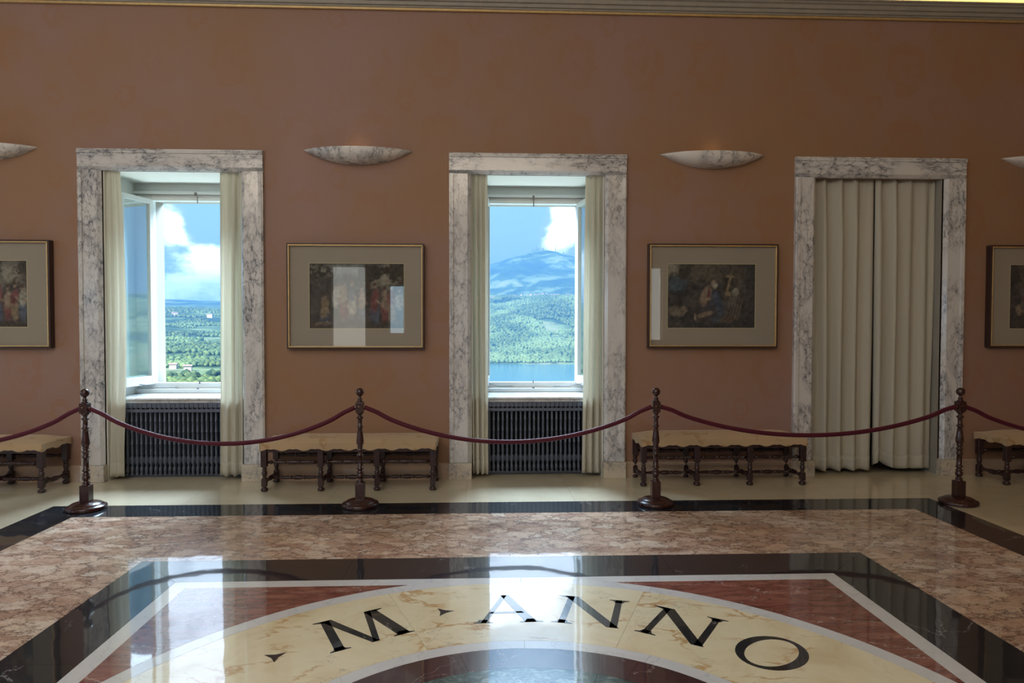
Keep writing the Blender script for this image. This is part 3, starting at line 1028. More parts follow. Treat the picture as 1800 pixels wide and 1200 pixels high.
# ------------------------------------------------------------------ curtains
def curtain(name_label, xt0, xt1, xb0, xb1, y, folds, amp, mat, seed, z0=0.035, bulge=0.0, lift=None, hem=True, top=3.03, group=None):
    rg = random.Random(seed)
    ph = [rg.uniform(0, 6.28) for _ in range(4)]
    nu, nv = max(40, folds * 10), 44

    def fn(u, v, dz0=0.0, dz1=1.0, push=0.0):
        vv = dz0 + (dz1 - dz0) * v
        k = 1 - vv  # 0 top .. 1 bottom with v up
        gather = 1 - 0.35 * math.exp(-((1 - k) * 0)) if False else 1
        a0 = xt0 + (xb0 - xt0) * k - bulge * math.sin(PI * k) * 0
        a1 = xt1 + (xb1 - xt1) * k + bulge * math.sin(PI * min(1, k * 1.1))
        uw = u + 0.035 * math.sin(2 * PI * u * 2 + ph[0]) + 0.008 * math.sin(6 * k + ph[1] + 5 * u)
        x = a0 + (a1 - a0) * min(1, max(0, uw))
        A = amp * (0.55 + 0.45 * min(1, k * 5)) * (0.75 + 0.4 * math.sin(3.1 * u * folds * 0.37 + ph[2]))
        t = 2 * PI * folds * uw
        yy = y + A * (math.sin(t + ph[3]) + 0.28 * math.sin(2.0 * t + ph[1] + 1.5 * k)) + 0.006 * math.sin(5 * k + ph[2] + 7 * u)
        if k < 0.08:
            yy += 0.004 * math.sin(2 * PI * folds * 3 * u + ph[0]) * (1 - k / 0.08)
        zb = z0 + 0.006 * math.sin(t)
        if lift:
            zb += lift[2] * math.exp(-((u - lift[0]) / lift[1]) ** 2)
        z = zb + (top - zb) * vv
        return (x, yy + push, z)
    root = MB().grid(lambda u, v: fn(u, v), nu, nv).obj('curtain', mat)
    sm = root.modifiers.new('thick', 'SOLIDIFY')
    sm.thickness = 0.003
    sm.offset = 0
    tag(root, name_label, 'curtain', group)
    if hem:
        h = MB().grid(lambda u, v: fn(u, v, 0.0, 0.046, -0.0028), nu, 3).obj('hem', mat, root)
        s2 = h.modifiers.new('thick', 'SOLIDIFY')
        s2.thickness = 0.003
        s2.offset = 0
    return root


G = 'cream curtains at the open windows'
curtain('cream curtain gathered at the left side of the left window, beside the open casement', -3.662, -3.505, -3.70, -3.500, 0.086, 3, 0.026, M['curtain'], 3, bulge=0.045, group=G)
curtain('cream curtain gathered at the right side of the left window', -2.550, -2.335, -2.575, -2.345, 0.086, 3, 0.027, M['curtain'], 5, z0=0.035, group=G)
curtain('narrow cream curtain at the left side of the middle window', -0.118, 0.045, -0.10, 0.055, 0.086, 3, 0.026, M['curtain'], 8, group=G)
curtain('cream curtain at the right side of the middle window', 1.022, 1.205, 0.995, 1.20, 0.086, 3, 0.027, M['curtain'], 11, group=G)
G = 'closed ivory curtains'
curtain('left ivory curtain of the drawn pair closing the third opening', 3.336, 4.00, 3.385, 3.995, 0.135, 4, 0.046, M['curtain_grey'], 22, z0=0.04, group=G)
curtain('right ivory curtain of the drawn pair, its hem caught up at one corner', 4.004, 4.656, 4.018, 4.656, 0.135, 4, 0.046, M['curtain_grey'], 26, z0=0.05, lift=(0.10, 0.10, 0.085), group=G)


# ------------------------------------------------------------------ marble wall sconces
def make_sconce():
    a, d, h, t = 0.528, 0.20, 0.135, 0.012
    root = empty('wall_sconce')

    def bowl(u, v, off):
        s = -1 + 2 * u
        k = max(0.0, 1 - abs(s) ** 2.2)
        w = max(0.004, (d - off) * k ** 0.8)
        hh = max(0.003, (h - off) * k)
        th = v * PI / 2
        zr = 0.0
        return (s * (a - off), -w * math.cos(th) ** 0.75 if v < 1 else 0.0, zr - hh * math.sin(th) ** 0.9)
    b = MB()
    b.grid(lambda u, v: bowl(u, v, 0.0), 48, 12)
    b.grid(lambda u, v: bowl(1 - u, v, t), 48, 12)
    # rim between outer and inner skins
    b.grid(lambda u, v: tuple(Vector(bowl(u, 0, 0.0)).lerp(Vector(bowl(u, 0, t)), 1 - v)), 48, 1)
    b.obj('bowl', M['bowl'], root)
    lb = MB()
    lb.lathe([(-0.10, 0.012), (0.10, 0.012)], (0, -0.05, -0.055), 10, 'x')
    lb.obj('lamp_tube', plain('opal_tube', (0.8, 0.76, 0.66), 0.4), root)
    return root


sc = make_sconce()
G = 'marble half bowl wall lights'
for i, (x, lab) in enumerate([(-1.212, 'veined white marble wall light above the picture between the two open windows'), (2.284, 'veined white marble wall light above the picture left of the closed curtains'),
                              (-4.77, 'marble wall light cut off by the left edge, left of the left window'), (5.78, 'marble wall light cut off by the right edge, right of the closed curtains')]):
    o = sc if i == 0 else copy_tree(sc)
    o.location = (x, WALL_Y, 3.215)
    tag(o, lab, 'wall light', G)
    l = bpy.data.lights.new('sconce_glow', 'POINT')
    l.energy = 0.12
    l.color = (1.0, 0.62, 0.26)
    l.shadow_soft_size = 0.06
    lo = bpy.data.objects.new('sconce_glow', l)
    COL.objects.link(lo)
    lo.location = (x, WALL_Y - 0.10, 3.26)


# ------------------------------------------------------------------ framed pictures
def paint(kind):
    nx, ny = 132, 92
    u, v = np.meshgrid(np.linspace(0, 1, nx + 1), np.linspace(0, 1, ny + 1))
    rg = np.random.default_rng(kind * 13 + 1)

    def vn(f, seed):
        r = np.random.default_rng(seed)
        g = r.random((int(f) + 3, int(f * 1.45) + 3))
        x, y = u * f * 1.4, v * f
        xi, yi = x.astype(int), y.astype(int)
        fx, fy = x - xi, y - yi
        fx, fy = fx * fx * (3 - 2 * fx), fy * fy * (3 - 2 * fy)
        return (g[yi, xi] * (1 - fx) + g[yi, xi + 1] * fx) * (1 - fy) + (g[yi + 1, xi] * (1 - fx) + g[yi + 1, xi + 1] * fx) * fy
    n = 0.5 * vn(5, kind + 3) + 0.3 * vn(11, kind + 9) + 0.2 * vn(24, kind + 17)
    n2 = 0.6 * vn(9, kind + 33) + 0.4 * vn(30, kind + 41)
    C = np.zeros(u.shape + (3,))
    dark, mid = np.array([0.022, 0.030, 0.046]), np.array([0.085, 0.078, 0.075])
    C[:] = dark + (mid - dark) * np.clip((n - 0.3) * 2.2, 0, 1)[..., None]

    def blob(cx, cy, rx, ry, rot, col, soft=0.15, jag=0.25):
        du, dv = (u - cx) * 1.45, v - cy
        c, s = math.cos(rot), math.sin(rot)
        a, b = (du * c + dv * s) / rx, (-du * s + dv * c) / ry
        r = np.sqrt(a * a + b * b) + (jag * 1.3 + 0.25) * (n2 - 0.5)
        soft = soft * 1.5
        k = np.clip((1 - r) / soft + 0.5, 0, 1)[..., None]
        shade = (0.72 + 0.56 * n2)[..., None]
        C[:] = C * (1 - k) + np.array(col) * shade * k
    skin, red, blue, och, grn, sky, wht = (0.30, 0.19, 0.13), (0.22, 0.04, 0.05), (0.05, 0.09, 0.17), (0.28, 0.18, 0.09), (0.05, 0.07, 0.05), (0.26, 0.22, 0.17), (0.36, 0.31, 0.25)
    if kind in (0, 1):
        blob(0.12, 0.88, 0.20, 0.10, 0, sky, 0.5, 0.9)
        blob(0.80, 0.80, 0.28, 0.16, 0.2, sky, 0.5, 0.9)
        blob(0.45, 0.92, 0.35, 0.12, 0, (0.16, 0.17, 0.18), 0.6, 0.8)
        for bx in (0.10, 0.62, 0.95):
            blob(bx, 0.86, 0.17, 0.13, 0.3, (0.035, 0.04, 0.035), 0.3, 1.6)
        blob(0.615, 0.66, 0.03, 0.30, 0.12, (0.07, 0.05, 0.04), 0.4, 0.4)
        for (x, y, h, rob, und) in [(0.16, 0.42, 0.34, och, blue), (0.29, 0.58, 0.34, wht, grn), (0.36, 0.60, 0.33, och, red), (0.45, 0.62, 0.33, blue, wht), (0.55, 0.55, 0.34, skin, grn), (0.69, 0.58, 0.42, red, blue), (0.79, 0.52, 0.30, skin, red), (0.86, 0.56, 0.34, red, och), (0.94, 0.52, 0.30, wht, blue)]:
            blob(x, y - h * 0.75, 0.065, h * 0.55, 0.05, und, 0.3, 0.5)
            blob(x, y - h * 0.30, 0.060, h * 0.42, -0.1, rob, 0.3, 0.5)
            blob(x + 0.03, y - h * 0.40, 0.055, 0.018, -0.7, skin, 0.5, 0.3)
            blob(x, y + 0.07, 0.028, 0.045, 0.0, skin, 0.4, 0.2)
            blob(x - 0.006, y + 0.095, 0.032, 0.028, 0.0, (0.08, 0.05, 0.035), 0.5, 0.3)
        blob(0.14, 0.08, 0.14, 0.03, 0.1, skin, 0.5, 0.6)
        blob(0.5, 0.02, 0.8, 0.07, 0, (0.05, 0.045, 0.04), 0.6, 0.6)
    else:
        blob(0.06, 0.93, 0.20, 0.12, 0, sky, 0.3, 0.8)
        blob(0.12, 0.68, 0.20, 0.11, 0.2, (0.05, 0.10, 0.15), 0.4, 0.9)
        blob(0.22, 0.85, 0.10, 0.10, 0.2, (0.03, 0.035, 0.035), 0.4, 1.5)
        blob(0.45, 0.84, 0.26, 0.20, 0.0, (0.13, 0.105, 0.085), 0.7, 1.6)
        blob(0.72, 0.70, 0.17, 0.34, 0.0, (0.12, 0.10, 0.09), 0.5, 1.2)
        blob(0.70, 0.70, 0.10, 0.20, -0.2, (0.045, 0.04, 0.04), 0.5, 0.8)
        blob(0.695, 0.68, 0.022, 0.20, -0.28, och, 0.4, 0.2)
        blob(0.715, 0.80, 0.085, 0.022, -0.05, och, 0.4, 0.2)
        blob(0.77, 0.56, 0.05, 0.06, -0.4, wht, 0.4, 0.3)
        blob(0.69, 0.535, 0.04, 0.035, 0.0, och, 0.4, 0.3)
        blob(0.55, 0.34, 0.12, 0.26, 0.15, blue, 0.3, 0.5)
        blob(0.46, 0.30, 0.13, 0.13, 0.3, (0.06, 0.06, 0.09), 0.3, 0.6)
        blob(0.44, 0.52, 0.080, 0.16, -0.35, skin, 0.3, 0.3)
        blob(0.47, 0.50, 0.022, 0.11, -0.2, red, 0.4, 0.3)
        blob(0.45, 0.45, 0.09, 0.022, 0.2, skin, 0.4, 0.3)
        blob(0.52, 0.69, 0.040, 0.055, -0.3, skin, 0.3, 0.2)
        blob(0.545, 0.655, 0.038, 0.05, -0.5, wht, 0.4, 0.4)
        blob(0.43, 0.22, 0.13, 0.035, 0.25, skin, 0.3, 0.3)
        blob(0.32, 0.18, 0.018, 0.06, 0.2, skin, 0.4, 0.2)
        blob(0.10, 0.27, 0.13, 0.065, -0.15, (0.22, 0.17, 0.12), 0.4, 0.7)
        blob(0.19, 0.28, 0.055, 0.055, 0, (0.26, 0.18, 0.11), 0.4, 0.7)
        blob(0.70, 0.16, 0.16, 0.05, 0.25, (0.12, 0.075, 0.05), 0.5, 0.9)
        for k in range(5):
            blob(0.70 + 0.03 * k, 0.36 - 0.02 * k, 0.012, 0.16, -0.25, (0.17, 0.13, 0.105), 0.8, 0.6)
    if kind == 3:
        C = C[:, ::-1]
        blobs = [(0.2, 0.5, red), (0.3, 0.35, skin), (0.12, 0.3, skin)]
        for x, y, c in blobs:
            blob(x, y, 0.05, 0.07, 0, c, 0.5, 0.9)
    lum = C.mean(-1, keepdims=True)
    C = lum + (C - lum) * 0.62
    C = C * (0.45 + 0.75 * vn(26, kind + 71) + 0.45 * vn(52, kind + 83))[..., None]
    return nx, ny, np.clip(C * 1.15, 0, 1)


def picture(x0, x1, z0, z1, px0, px1, pz0, pz1, kind, label):
    cx, cz = (x0 + x1) / 2, (z0 + z1) / 2
    W, H = (x1 - x0) / 2, (z1 - z0) / 2
    root = empty('framed_picture', (cx, WALL_Y, cz))
    fw, dp = 0.028, 0.075
    fr = MB()
    fr.box(-W, W, -dp, 0.0, H - 0.014, H)
    fr.box(-W, W, -dp, 0.0, -H, -H + 0.014)
    fr.box(-W, -W + 0.014, -dp, 0.0, -H + 0.014, H - 0.014)
    fr.box(W - 0.014, W, -dp, 0.0, -H + 0.014, H - 0.014)
    fr.obj('outer_frame', M['frame_dark'], root, 0.003)
    a, b = W - 0.014, H - 0.014
    s = MB()
    for (q0, q1, r0, r1) in ((-a, a, b - 0.012, b), (-a, a, -b, -b + 0.012), (-a, -a + 0.012, -b + 0.012, b - 0.012), (a - 0.012, a, -b + 0.012, b - 0.012)):
        s.box(q0, q1, -dp - 0.004, -0.03, r0, r1)
    s.obj('gilded_slip', M['gold'], root, 0.003)
    a, b = W - 0.02, H - 0.02
    mt = MB()
    q0, q1, r0, r1 = px0 - cx, px1 - cx, pz0 - cz, pz1 - cz
    mt.box(-a, a, -0.050, -0.046, r1, b)
    mt.box(-a, a, -0.050, -0.046, -b, r0)
    mt.box(-a, q0, -0.050, -0.046, r0, r1)
    mt.box(q1, a, -0.050, -0.046, r0, r1)
    mt.obj('mount', M['mat'], root)
    ln = MB()
    e = 0.005
    for (c0, c1, d0, d1) in ((q0 - e, q1 + e, r1, r1 + e), (q0 - e, q1 + e, r0 - e, r0), (q0 - e, q0, r0, r1), (q1, q1 + e, r0, r1)):
        ln.box(c0, c1, -0.0512, -0.0495, d0, d1)
    ln.obj('mount_line', plain('pale_gold_line', (0.66, 0.55, 0.34), 0.6), root)
    nx, ny, C = paint(kind)
    g = MB()
    g.grid(lambda u, v: (q0 - 0.01 + (q1 - q0 + 0.02) * u, -0.044, r0 - 0.01 + (r1 - r0 + 0.02) * v), nx, ny)
    p = g.obj('print', M['print'], root)
    at = p.data.color_attributes.new('paint', 'FLOAT_COLOR', 'POINT')
    buf = np.ones(((nx + 1) * (ny + 1), 4), np.float32)
    buf[:, :3] = C.reshape(-1, 3)
    at.data.foreach_set('color', buf.ravel())
    MB().box(-a, a, -0.043, -0.004, -b, b).obj('backing', M['frame_dark'], root)
    MB().box(-a + 0.004, a - 0.004, -0.060, -0.057, -b + 0.004, b - 0.004).obj('glass_sheet', M['pglass'], root)
    tag(root, label, 'picture', 'framed prints on the wall')


picture(-1.892, -0.570, 1.290, 2.312, -1.678, -0.768, 1.489, 2.117, 1, 'framed print of robed figures under trees, between the two open windows')
picture(1.635, 2.934, 1.300, 2.328, 1.833, 2.710, 1.498, 2.129, 2, 'framed print of a kneeling figure, left of the closed curtains')
picture(-5.44, -4.117, 1.298, 2.326, -5.23, -4.342, 1.501, 2.129, 0, 'framed print cut off by the left edge, its thick dark frame seen from the side')
picture(5.112, 6.43, 1.304, 2.333, 5.335, 6.21, 1.495, 2.138, 3, 'framed print cut off by the right edge, in the dim corner')


# ------------------------------------------------------------------ benches
def make_bench():
    root = empty('bench')
    L, fy, ry = 1.60, -0.205, 0.165      # feet rows relative to the bench centre
    x0, x1 = -L / 2, L / 2
    y0, y1 = -0.235, 0.20

    def seat(u, v):
        x = x0 + (x1 - x0) * u
        y = y0 + (y1 - y0) * v
        ex = min(u, 1 - u) * L
        ey = min(v, 1 - v) * (y1 - y0)
        e = min(1.0, ex / 0.22) * 1.0
        f = min(1.0, ey / 0.20)
        z = 0.445 + 0.048 * math.sin(e * PI / 2) ** 0.8 * math.sin(f * PI / 2) ** 0.8
        return (x, y, z)
    b = MB().grid(seat, 48, 14)
    b.grid(lambda u, v: (x0 + (x1 - x0) * (1 - u), y0 + (y1 - y0) * v, 0.425), 4, 2)
    b.box(x0 + 0.002, x1 - 0.002, y0 + 0.002, y1 - 0.002, 0.40, 0.4445)
    b.obj('seat', M['brocade'], root)

    # apron with a scalloped lower edge
    def scal(t, ln):
        n = max(2, round(ln / 0.2))
        q = (t * n) % 1.0
        d = 0.5 * (1 + math.cos(2 * PI * q)) * 0.6 + 0.4 * abs(math.cos(2 * PI * q * 1.0)) ** 3 * (0.6 if 0.25 < q < 0.75 else 0)
        return 0.358 + 0.042 * (1 - d)
    a = MB()
    a.grid(lambda u, v: (x0 + L * u, y0 - 0.004, scal(u, L) * (1 - v) + 0.447 * v), 160, 2, False)
    a.grid(lambda u, v: (x1 - L * u, y1 + 0.004, scal(u, L) * (1 - v) + 0.447 * v), 160, 2, False)
    D = y1 - y0 + 0.008
    a.grid(lambda u, v: (x1 + 0.001, y0 - 0.004 + D * u, scal(u, D) * (1 - v) + 0.447 * v), 48, 2, False)
    a.grid(lambda u, v: (x0 - 0.001, y1 + 0.004 - D * u, scal(u, D) * (1 - v) + 0.447 * v), 48, 2, False)
    ao = a.obj('apron', M['brocade'], root)
    sm = ao.modifiers.new('thick', 'SOLIDIFY')
    sm.thickness = 0.004
    # legs : square heads, turned necks, square feet blocks, bun feet
    lg = MB()
    lg.box(-0.0265, 0.0265, -0.0265, 0.0265, 0.225, 0.40)
    lg.lathe([(0.115, 0.020), (0.125, 0.022), (0.130, 0.014), (0.138, 0.018), (0.150, 0.021), (0.165, 0.024), (0.180, 0.022), (0.190, 0.013), (0.197, 0.020), (0.205, 0.021), (0.212, 0.014), (0.226, 0.022)], n=14)
    lg.box(-0.023, 0.023, -0.023, 0.023, 0.045, 0.118)
    lg.lathe([(0.0, 0.020), (0.004, 0.030), (0.016, 0.034), (0.027, 0.030), (0.033, 0.018), (0.045, 0.016), (0.05, 0.02)], n=14)
    me = lg.mesh('leg')
    me.materials.append(M['walnut'])
    lx = [-0.768, -0.256, 0.256, 0.768]
    for x in lx:
        for y in (fy, ry):
            o = bpy.data.objects.new('leg', me)
            COL.objects.link(o)
            o.parent = root
            o.location = (x, y, 0)
            bv = o.modifiers.new('bevel', 'BEVEL')
            bv.width = 0.003
            bv.segments = 1
            bv.limit_method = 'ANGLE'
            bv.angle_limit = math.radians(60)
    ln = 0.512 - 0.046
    h = ln / 2

    def turned(r):
        pr = [(-h, 0.6), (-h + 0.03, 0.6), (-h + 0.033, 1.0), (-h + 0.045, 1.0), (-h + 0.05, 0.55), (-h + 0.09, 0.75), (-0.09, 0.95), (-0.075, 0.5), (-0.068, 1.0), (-0.058, 1.0), (-0.052, 0.55), (-0.03, 1.0), (0.0, 1.15)]
        pr = pr + [(-a, q) for a, q in reversed(pr[:-1])]
        return [(a, q * r) for a, q in pr]
    st = MB().lathe(turned(0.0195), n=10, axis='x').mesh('stretcher')
    st.materials.append(M['walnut'])
    for i in range(3):
        xm = (lx[i] + lx[i + 1]) / 2
        for (y, z) in ((fy, 0.268), (ry, 0.268), ((fy + ry) / 2, 0.085)):
            o = bpy.data.objects.new('stretcher', st)
            COL.objects.link(o)
            o.parent = root
            o.location = (xm, y, z)
    cr = MB()
    hh = (ry - fy) / 2 - 0.02
    cr.lathe([(-hh, 0.017), (-hh + 0.04, 0.02), (-hh + 0.05, 0.012), (-0.05, 0.018), (-0.03, 0.024), (0.03, 0.024), (0.05, 0.018), (hh - 0.05, 0.012), (hh - 0.04, 0.02), (hh, 0.017)], n=10, axis='y')
    cm = cr.mesh('cross_stretcher')
    cm.materials.append(M['walnut'])
    for x in lx:
        o = bpy.data.objects.new('cross_stretcher', cm)
        COL.objects.link(o)
        o.parent = root
        o.location = (x, (fy + ry) / 2, 0.085)
    rail = MB()
    rail.box(-0.745, 0.745, fy - 0.012, fy + 0.012, 0.36, 0.40)
    rail.box(-0.745, 0.745, ry - 0.012, ry + 0.012, 0.36, 0.40)
    rail.obj('seat_rail', M['walnut'], root)
    return root


bench = make_bench()
G = 'upholstered benches along the wall'
for i, (x, y, rz, lab) in enumerate([(-1.228, -0.215, 0.0, 'gold brocade bench on turned dark legs, between the two open windows'),
                                     (2.294, -0.13, 0.0, 'gold brocade bench on turned dark legs, left of the closed curtains'),
                                     (-4.765, -0.19, 0.0, 'gold brocade bench cut off by the left edge, beside the leftmost rope post'),
                                     (5.79, -0.21, 0.0, 'gold brocade bench cut off by the right edge, in the dim corner')]):
    o = bench if i == 0 else copy_tree(bench)
    o.location = (x, y, 0)
    o.rotation_euler = (0, 0, rz)
    tag(o, lab, 'bench', G)


# ------------------------------------------------------------------ rope posts and ropes
def make_post():
    root = empty('rope_post')
    MB().lathe([(0.0, 0.150), (0.006, 0.153), (0.022, 0.153), (0.030, 0.149), (0.033, 0.138), (0.036, 0.128), (0.044, 0.122), (0.052, 0.110), (0.060, 0.082), (0.064, 0.070), (0.066, 0.03)], n=40).obj('base', M['wood'], root)
    MB().box(-0.038, 0.038, -0.038, 0.038, 0.060, 0.200).obj('foot_block', M['wood'], root, 0.004)
    pr = [(0.198, 0.030), (0.206, 0.030), (0.212, 0.022), (0.216, 0.029), (0.222, 0.029), (0.228, 0.018), (0.236, 0.018), (0.244, 0.028), (0.262, 0.031), (0.275, 0.027), (0.282, 0.020), (0.286, 0.029), (0.293, 0.029), (0.297, 0.020), (0.312, 0.020), (0.316, 0.030), (0.324, 0.030), (0.328, 0.022),
          (0.425, 0.021), (0.429, 0.029), (0.436, 0.029), (0.440, 0.021), (0.468, 0.022), (0.472, 0.029), (0.480, 0.029), (0.486, 0.018), (0.496, 0.018), (0.500, 0.024), (0.506, 0.024), (0.512, 0.020), (0.530, 0.029), (0.548, 0.0315), (0.575, 0.029), (0.62, 0.023), (0.662, 0.019), (0.666, 0.028), (0.676, 0.028), (0.680, 0.019), (0.735, 0.018), (0.740, 0.024), (0.744, 0.029), (0.753, 0.029), (0.758, 0.018), (0.768, 0.014), (0.778, 0.022), (0.786, 0.030), (0.794, 0.031)]
    MB().lathe(pr, n=24).obj('shaft', M['wood'], root)
    bl = MB()
    bl.box(-0.033, 0.033, -0.033, 0.033, 0.795, 0.880)
    bl.obj('rope_block', M['wood'], root, 0.004)
    fp = [(0.880, 0.026), (0.888, 0.027), (0.893, 0.018), (0.898, 0.016), (0.902, 0.021), (0.908, 0.021), (0.913, 0.013), (0.926, 0.012)]
    for i in range(0, 13):
        a = -PI / 2 + 0.35 + (PI - 0.35) * i / 12
        fp.append((0.963 + 0.035 * math.sin(a), max(0.0012, 0.035 * math.cos(a))))
    MB().lathe(fp, n=24).obj('finial', M['wood'], root)
    MB().lathe([(0.0, 0.004), (0.004, 0.003)], (-0.006, -0.0365, 0.845), 8, 'y').obj('screw', M['brass'], root)
    ey = MB()
    for s in (-1, 1):
        ey.lathe([(0.0, 0.012), (0.012, 0.012)], (s * 0.037 - 0.006, 0, 0.835), 12, 'x')
    ey.obj('rope_cap', M['brass'], root)
    return root


POSTS = [(-3.277, -0.975), (-1.03, -0.965), (1.473, -1.0), (4.085, -1.07), (-5.55, -0.985), (6.7, -1.12)]
post = make_post()
G = 'turned wooden rope posts'
for i, ((x, y), lab) in enumerate(zip(POSTS, ['turned dark wood rope post in front of the left window surround', 'turned dark wood rope post in front of the bench between the open windows',
                                              'turned dark wood rope post right of the middle window', 'turned dark wood rope post in the dim right part, before the closed curtains',
                                              'turned dark wood rope post outside the frame, end of the leftmost rope', 'turned dark wood rope post outside the frame, end of the rightmost rope'])):
    o = post if i == 0 else copy_tree(post)
    o.location = (x, y, 0)
    o.rotation_euler = (0, 0, [0.0, 0.03, -0.04, 0.02, 0, 0][i] + 0.0)
    tag(o, lab, 'rope post', G)


def rope(a, b, sag_z, label, tilt=0.0):
    (ax, ay), (bx, by) = POSTS[a], POSTS[b]
    A = Vector((ax + 0.040, ay, 0.835))
    B = Vector((bx - 0.040, by, 0.835))
    ln = (B - A).length
    n = int(ln / 0.009)
    pts = []
    for i in range(n + 1):
        t = i / n
        s = 2 * t - 1
        c = (math.cosh(1.15 * s) - 1) / (math.cosh(1.15) - 1)
        z = sag_z + (0.835 - sag_z) * c
        e = min(t, 1 - t) * ln
        z += 0.010 * math.exp(-((e - 0.10) / 0.07) ** 2) * (1 if e > 0 else 0)
        z = min(z, 0.842)
        pts.append(A.lerp(B, t) + Vector((0, 0, z - 0.835)))
    R = 0.0185
    tw = 2 * PI / 0.075
    o = MB().tube(pts, R, 18, rf=lambda j, th: R * (1 + 0.11 * abs(math.cos(1.5 * (th - tw * j * ln / n))) - 0.06)).obj('barrier_rope', M['rope'])
    tag(o, label, 'rope', 'crimson barrier ropes')


rope(0, 1, 0.535, 'crimson twisted rope hanging across the left window and its radiator')
rope(1, 2, 0.538, 'crimson twisted rope hanging across the middle window and its radiator')
rope(2, 3, 0.590, 'dark crimson rope hanging in front of the closed curtains')
rope(4, 0, 0.53, 'crimson rope cut off by the left edge of the photo')
rope(3, 5, 0.55, 'dark rope cut off by the right edge of the photo')


# ------------------------------------------------------------------ the view : hills, mountain, lake, forest, village
def vnoise(x, y, seed=0):
    xi, yi = np.floor(x).astype(np.int64), np.floor(y).astype(np.int64)
    fx, fy = x - xi, y - yi
    fx, fy = fx * fx * (3 - 2 * fx), fy * fy * (3 - 2 * fy)

    def h(a, b):
        v = np.sin(a * 127.1 + b * 311.7 + seed * 74.7) * 43758.5453
        return v - np.floor(v)
    return (h(xi, yi) * (1 - fx) + h(xi + 1, yi) * fx) * (1 - fy) + (h(xi, yi + 1) * (1 - fx) + h(xi + 1, yi + 1) * fx) * fy


def fbm(x, y, o=4, seed=0):
    a, s, t = 0.5, 0.0, 0.0
    for i in range(o):
        s = s + a * vnoise(x, y, seed + i)
        t += a
        x, y, a = x * 2.03, y * 2.03, a * 0.5
    return s / t


PEAK = (5600 * math.sin(0.0900), 5600 * math.cos(0.0900))
LAKE_Z = -120.0


def terrain(az, r):
    x, y = r * np.sin(az), r * np.cos(az)
    zc = np.interp(r, [150, 1700, 1900, 1990, 2060, 2300, 2600, 3000, 3350, 3600, 4000, 4600, 9000], [-160, -160, -140, -121, -114, -62, -4, 66, 116, 122, 150, 150, 120])
    fold = (fbm(x / 420, y / 420, 4, 5) - 0.5) * 110 * np.clip((r - 2050) / 500, 0, 1) * np.clip((5200 - r) / 1500, 0.25, 1)
    zc = zc + fold
    d = np.sqrt((x - PEAK[0]) ** 2 + (y - PEAK[1]) ** 2)
    cone = 581 - 0.335 * (np.sqrt(d * d + 110.0 ** 2) - 110.0) + (fbm(x / 260, y / 260, 4, 9) - 0.5) * np.clip(d / 500, 0, 1) * 120
    zc = np.where(r > 3300, np.maximum(zc, cone), zc)
    zl = np.interp(r, [150, 500, 700, 1000, 1500, 2000, 2600, 2750, 2900, 3600, 5000, 5600, 9000], [-70, -44, -51, -51, -40, -10, 36, 40, 20, 60, 140, 120, 60])
    zl = zl + (fbm(x / 300, y / 300, 4, 2) - 0.5) * np.clip(r / 3000, 0.1, 1) * 34
    t = np.clip((az + 0.30) / 0.18, 0, 1)
    t = t * t * (3 - 2 * t)
    return zl * (1 - t) + zc * t


def mat_terrain():
    m, nt, out = new_mat('hillside_ground')
    ge = nt.nodes.new('ShaderNodeNewGeometry')
    p = ge.outputs['Position']
    a = noise(nt, p, 0.0045, 6, 0.6, 0.4)
    b = noise(nt, p, 0.02, 5, 0.65)
    c = ramp(nt, a, [(0.38, (0.026, 0.058, 0.036)), (0.48, (0.055, 0.105, 0.050)), (0.56, (0.17, 0.25, 0.11)), (0.68, (0.28, 0.31, 0.17))])
    c = mix(nt, smooth(nt, b, 0.5, 0.7), c, (0.030, 0.062, 0.028))
    principled(nt, out, c, 0.95, spec=0.1)
    return m


def mat_crowns():
    m, nt, out = new_mat('tree_crowns')
    ge = nt.nodes.new('ShaderNodeNewGeometry')
    p = ge.outputs['Position']
    a = noise(nt, p, 0.0045, 6, 0.6, 0.4)
    b = noise(nt, p, 0.09, 3, 0.6)
    c = ramp(nt, a, [(0.40, (0.022, 0.055, 0.034)), (0.5, (0.070, 0.13, 0.060)), (0.58, (0.20, 0.30, 0.13))])
    c = mix(nt, smooth(nt, b, 0.35, 0.7), c, (0.16, 0.22, 0.075))
    principled(nt, out, c, 0.95, spec=0.1)
    return m


